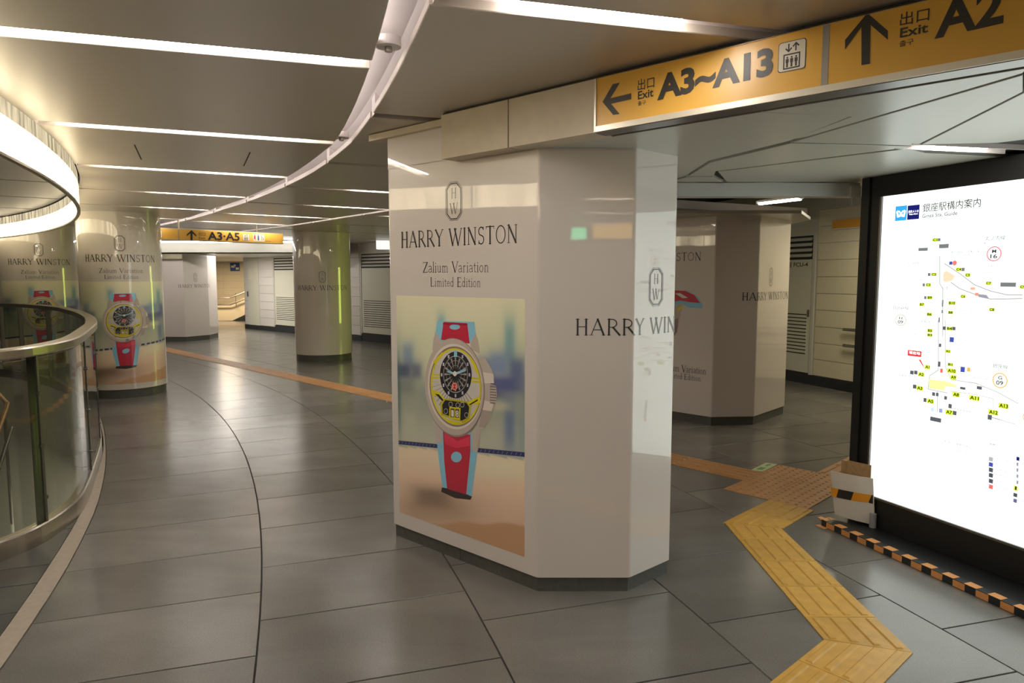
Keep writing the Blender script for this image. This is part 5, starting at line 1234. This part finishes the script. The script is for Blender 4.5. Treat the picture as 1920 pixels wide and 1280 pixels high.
q4(ZB, 777, 862, 800, 888, YL, 2); mt(ZB, '1', 784, 866, 793, 885, TX, .02, 4); q4(ZB, 776, 900, 797, 920, bm_(80, 82, 86), 2); q4(ZB, 776, 930, 795, 950, bm_(100, 102, 140), 2)
for y in (714, 745, 775, 807, 840, 868, 903, 935): cap(ZB, 815, y, 60, 2, 8)
mt(ZB, '凡例', 652, 640, 680, 650, TXG)
mp.build('map_print', bd, lambda s_, z, h: BF.P(s_, z, -.006 + h), step=.0003)
mp_ = Print
# low black plinth under the board with checkered tape on its edge
pl = empty('board_plinth', (2.0, 3.9, 0)); tag(pl, 'low black plinth under the map edged with black and orange checkered tape', 'plinth')
e0 = G(1545, 987); e1 = G(1921, 1160); EF = Frame(e0, e1); LP = 2.4
fbox(EF, 0, LP, 0, .035, -.45, 0).build('slab', 'black', pl)
TP = .088
fbox(EF, -.02, LP, .0355, .037, -.05, .001).build('tape_strip', 'tape_black', pl); fbox(EF, -.02, LP, .0, .036, .0, .0016).build('tape_strip', 'tape_black', pl)
for k in range(int(LP / .118)):
    s0 = .02 + k * .118
    fbox(EF, s0 + .055, s0 + .055 + .062, .0371, .0378, -.046, .0005).build('orange_block', 'orange', pl)
    fbox(EF, s0, s0 + .062, .002, .034, .0016, .0024).build('orange_block', 'orange', pl)
for a_, c_ in ((-.06, -.005), (-.035, .03)):
    fbox(EF, a_, a_ + .07, .0385 if c_ < 0 else .001, .0395 if c_ < 0 else .0022, c_ - .03, c_ + .004).build('tape_end', 'orange', pl)
# white board with a striped band and a cardboard guard on the corner of the map frame
CF = Frame((1.905, 4.155), (2.085, 3.975))
gd_ = empty('corner_guard', (2.0, 4.1, .035)); tag(gd_, 'white corner guard with orange and black stripe and brown cardboard at the map frame corner', 'corner guard')
def cu(px, py): return CF.uv(px, py)
tl, tr, br, bl_ = cu(1557, 882), cu(1637, 897), cu(1640, 984), cu(1565, 964)
bw = MB(); n1 = 8
def bend(t): return .012 * math.sin(math.pi * t)
for i in range(n1 + 1):
    t = i / n1
    for side in (0, 1):
        for (A, B) in ((tl, tr), (bl_, br)):
            bw.v.append(CF.P(A[0] + (B[0] - A[0]) * t, A[1] + (B[1] - A[1]) * t, bend(t) - .006 * side))
for i in range(n1):
    a_ = i * 4; b_ = a_ + 4
    for q in ((a_, a_ + 1, b_ + 1, b_), (a_ + 2, b_ + 2, b_ + 3, a_ + 3), (a_, b_, b_ + 2, a_ + 2), (a_ + 1, a_ + 3, b_ + 3, b_ + 1)): bw.f.append(q); bw.m.append(0)
bw.f += [(0, 2, 3, 1), (n1 * 4, n1 * 4 + 1, n1 * 4 + 3, n1 * 4 + 2)]; bw.m += [0, 0]
bw.build('white_panel', 'white_board', gd_)
t0_, t1_ = cu(1558, 913), cu(1637, 928); b0_, b1_ = cu(1560, 930), cu(1637, 944)
pr = Print(); 
def lerp2(A, B, t): return (A[0] + (B[0] - A[0]) * t, A[1] + (B[1] - A[1]) * t)
for i, (a_, c_) in enumerate(((0, .16), (.16, .53), (.53, .93), (.93, 1.0))):
    n2 = 4; sk = .04
    for k in range(n2):
        u0, u1 = a_ + (c_ - a_) * k / n2, a_ + (c_ - a_) * (k + 1) / n2
        s_t = lambda u: min(1, max(0, u + (sk if 0 < u < 1 else 0))); s_b = lambda u: min(1, max(0, u - (sk if 0 < u < 1 else 0)))
        pr.poly([lerp2(b0_, b1_, s_b(u0)), lerp2(b0_, b1_, s_b(u1)), lerp2(t0_, t1_, s_t(u1)), lerp2(t0_, t1_, s_t(u0))], M['orange2'] if i % 2 == 0 else M['tape_black'], 1)
aw, bw2 = tl[0], tr[0]
pr.build('striped_tape', gd_, lambda s_, z, h: CF.P(s_, z, bend(max(0, min(1, (s_ - aw) / (bw2 - aw)))) + h + .0008))
# cardboard L around the frame corner
cb_ = MB(); zc0, zc1 = .07, .395
path = [CF.P(.04, 0, -.03)[:2], CF.P(.16, 0, -.022)[:2], BF.P(.012, 0, .030)[:2], BF.P(.05, 0, .022)[:2], BF.P(.10, 0, .018)[:2]]
path = [(CF.P(.11, 0, -.03))[:2], (CF.P(.20, 0, -.03))[:2], BF.P(.03, 0, .06)[:2], BF.P(.165, 0, .02)[:2]]
for i, p in enumerate(path):
    zz = zc1 - .01 * math.sin(i * 1.9)
    for o_, z in ((0, zc0), (0, zz), (.005, zz), (.005, zc0)): cb_.v.append((p[0] + o_ * .7, p[1] + o_ * .7, z))
for i in range(len(path) - 1):
    for j in range(4): cb_.f.append((i * 4 + j, (i + 1) * 4 + j, (i + 1) * 4 + (j + 1) % 4, i * 4 + (j + 1) % 4)); cb_.m.append(0)
cb_.f += [(0, 1, 2, 3), (15, 14, 13, 12)]; cb_.m += [0, 0]
cb_.build('cardboard_wrap', 'card', gd_)
p = CF.P(br[0] - .01, 0, .004); MB().tube([(p[0], p[1], .036), (p[0], p[1], .12)], .019, k=16).build('foot_cap', 'rubber', gd_)
for q in ((1500 + 195 / 3.555, 820 + 520 / 3.555),):
    x, y = G(*q, .03); MB().box((x - .01, y, .006), (.04, .015, 0), (-.01, .02, 0), (0, 0, .002)).build('loose_tape', 'orange', gd_)

# ------------------------------------------------------------------ tactile paving
def V2(a): return Vector((a[0], a[1]))
tac = empty('tactile_paving', (1.45, 3.4, 0)); tag(tac, 'yellow tactile paving zigzagging past the map to a dotted junction', 'tactile paving')
def bar_tile(O, d, e, w_, s0, s1, l0=0, l1=None, parent=None, mat='tactile', s0r=None, s1r=None, nb=4, z=.0045):
    """tile between s0..s1 (left edge) and s0r..s1r (right edge) with raised bars along d"""
    s0r = s0 if s0r is None else s0r; s1r = s1 if s1r is None else s1r
    g = .0018; P_ = lambda s_, l: O + d * s_ + e * l
    poly = [P_(s0 + g, .001), P_(s0r + g, w_ - .001), P_(s1r - g, w_ - .001), P_(s1 - g, .001)]
    if parea([(p.x, p.y) for p in poly]) < 0: poly = poly[::-1]
    b = MB(); vs = [(p.x, p.y, zz) for zz in (-.01, z) for p in poly]; b.add(vs, [(4, 5, 6, 7), (0, 1, 5, 4), (1, 2, 6, 5), (2, 3, 7, 6), (3, 0, 4, 7)])
    for k in range(nb):
        lc = w_ * (k + .5) / nb; f_ = lc / w_; a_ = s0 + (s0r - s0) * f_ + .012; c_ = s1 + (s1r - s1) * f_ - .012
        if c_ - a_ < .03: continue
        hw, ht = .0155, .0095
        q = [P_(a_, lc - hw), P_(a_, lc + hw), P_(c_, lc + hw), P_(c_, lc - hw)]; t = [P_(a_ + .006, lc - ht), P_(a_ + .006, lc + ht), P_(c_ - .006, lc + ht), P_(c_ - .006, lc - ht)]
        vs = [(p.x, p.y, z) for p in q] + [(p.x, p.y, z + .005) for p in t]
        fs = [(4, 7, 6, 5), (0, 4, 5, 1), (1, 5, 6, 2), (2, 6, 7, 3), (3, 7, 4, 0)]
        b.add(vs, fs)
    # make sure the windings face up
    return b.build('bar_tile', mat, parent)
def strip(O, d, w_, e, sL0, sL1, sR0, sR1, cuts_, parent, mat='tactile'):
    cs_ = [None] + cuts_ + [None]
    for a_, c_ in zip(cs_, cs_[1:]):
        l0 = sL0 if a_ is None else max(a_, sL0); r0 = sR0 if a_ is None else max(a_, sR0)
        l1 = sL1 if c_ is None else min(c_, sL1); r1 = sR1 if c_ is None else min(c_, sR1)
        if l1 - l0 < .02 and r1 - r0 < .02: continue
        bar_tile(O, d, e, w_, l0, max(l1, l0 + .004), parent=parent, mat=mat, s0r=r0, s1r=max(r1, r0 + .004))
KL, KR = V2(G(1545, 1200)), V2(G(1712, 1225)); JL, JR = V2(G(1355, 981)), V2(G(1469, 991))
# strip along the view: from K to J
d = ((JL - KL).normalized() + (JR - KR).normalized()).normalized(); e = Vector((d.y, -d.x)); O = KL; w_ = (KR - KL).dot(e)
yj = [G(1400, 1157.9)[1], G(1400, 1100.4)[1], G(1400, 1052.6)[1], G(1400, 1011.6)[1]]
strip(O, d, w_, e, 0, (JL - O).dot(d), (KR - O).dot(d), (JR - O).dot(d), [y - O.y for y in yj], tac)
# strip coming in from the lower edge
d = Vector((math.cos(math.radians(42)), math.sin(math.radians(42)))); e = Vector((d.y, -d.x)); O = KL; wr_ = (KR - KL).dot(e)
strip(O, d, wr_, e, -1.6, 0, -1.6, (KR - O).dot(d), [-1.5, -1.2, -.9, -.6, -.3 + .07], tac)
# J to the dotted junction
th = math.radians(44.5); U = Vector((math.cos(th), math.sin(th))); Wv = Vector((math.sin(th), -math.cos(th)))
D0 = V2(G(1356, 917)); 
d = U; e = Wv; O = JL
off = (D0 - JL).dot(U); offw = (JR - JL).dot(Wv)
strip(O, d, offw, e, 0, off, (JR - JL).dot(U), off, [off - .3], tac)
def dot_tile(O, a_, l_, parent, n=5, mat='tactile_far'):
    g = .0018; b = MB(); q = [O + U * (a_ + g) + Wv * (l_ + g), O + U * (a_ + g) + Wv * (l_ + .3 - g), O + U * (a_ + .3 - g) + Wv * (l_ + .3 - g), O + U * (a_ + .3 - g) + Wv * (l_ + g)]
    b.add([(p.x, p.y, z) for z in (-.01, .0045) for p in q], [(4, 5, 6, 7), (0, 1, 5, 4), (1, 2, 6, 5), (2, 3, 7, 6), (3, 0, 4, 7)])
    for i in range(n):
        for j in range(n):
            c_ = O + U * (a_ + .3 * (i + .5) / n) + Wv * (l_ + .3 * (j + .5) / n); k = 8
            b.add([(c_.x + r_ * math.cos(6.2832 * t / k), c_.y + r_ * math.sin(6.2832 * t / k), z) for r_, z in ((.0115, .0045), (.0065, .0095)) for t in range(k)], [(t, (t + 1) % k, k + (t + 1) % k, k + t) for t in range(k)] + [tuple(range(k, 2 * k))])
    return b.build('dotted_tile', mat, parent)
for i in range(3):
    for j in range(2): dot_tile(D0, i * .3, j * .3, tac)
# right hand branch behind the board
strip(D0 + U * .9 + Wv * .3, U, .3, Wv, 0, 2.4, 0, 2.4, [.3 * i for i in range(1, 8)], tac, 'tactile_far')
# long line towards the far left
lt_ = empty('tactile_paving', (-2, 8.5, 0)); tag(lt_, 'long straight orange tactile line crossing the hall behind the big pillar', 'tactile paving')
strip(D0 + U * .3, -Wv, .3, U, 0, 13.5, 0, 13.5, [.3 * i for i in range(1, 45)], lt_, 'tactile_far')
sk = empty('floor_sticker', (*G(1433, 877), 0)); tag(sk, 'pale green floor sticker with an arrow beside the dotted paving', 'sticker')
q = [G(1407, 880), G(1437, 868), G(1461, 870), G(1431, 886)]; q = [G(1408, 881), G(1436, 867.5), G(1458, 870.5), G(1430, 884)]
panel('sheet', q, .0002, .0016, 'sticker', sk, bev=.0005)
A, B, Cc, Dd = [Vector(p) for p in q]
def sq(u_1, v_1): return A + (B - A) * u_1 + (Dd - A) * v_1
bp = MB()
bp.add([(*sq(*p), .0019) for p in ((.15, .25), (.45, .25), (.45, .75), (.15, .75))], [(0, 3, 2, 1)]); bp.add([(*sq(*p), .0019) for p in ((.6, .4), (.75, .4), (.75, .2), (.92, .5), (.75, .8), (.75, .6), (.6, .6))], [tuple(range(6, -1, -1))])
bp.build('pictogram', 'sticker_ink', sk)
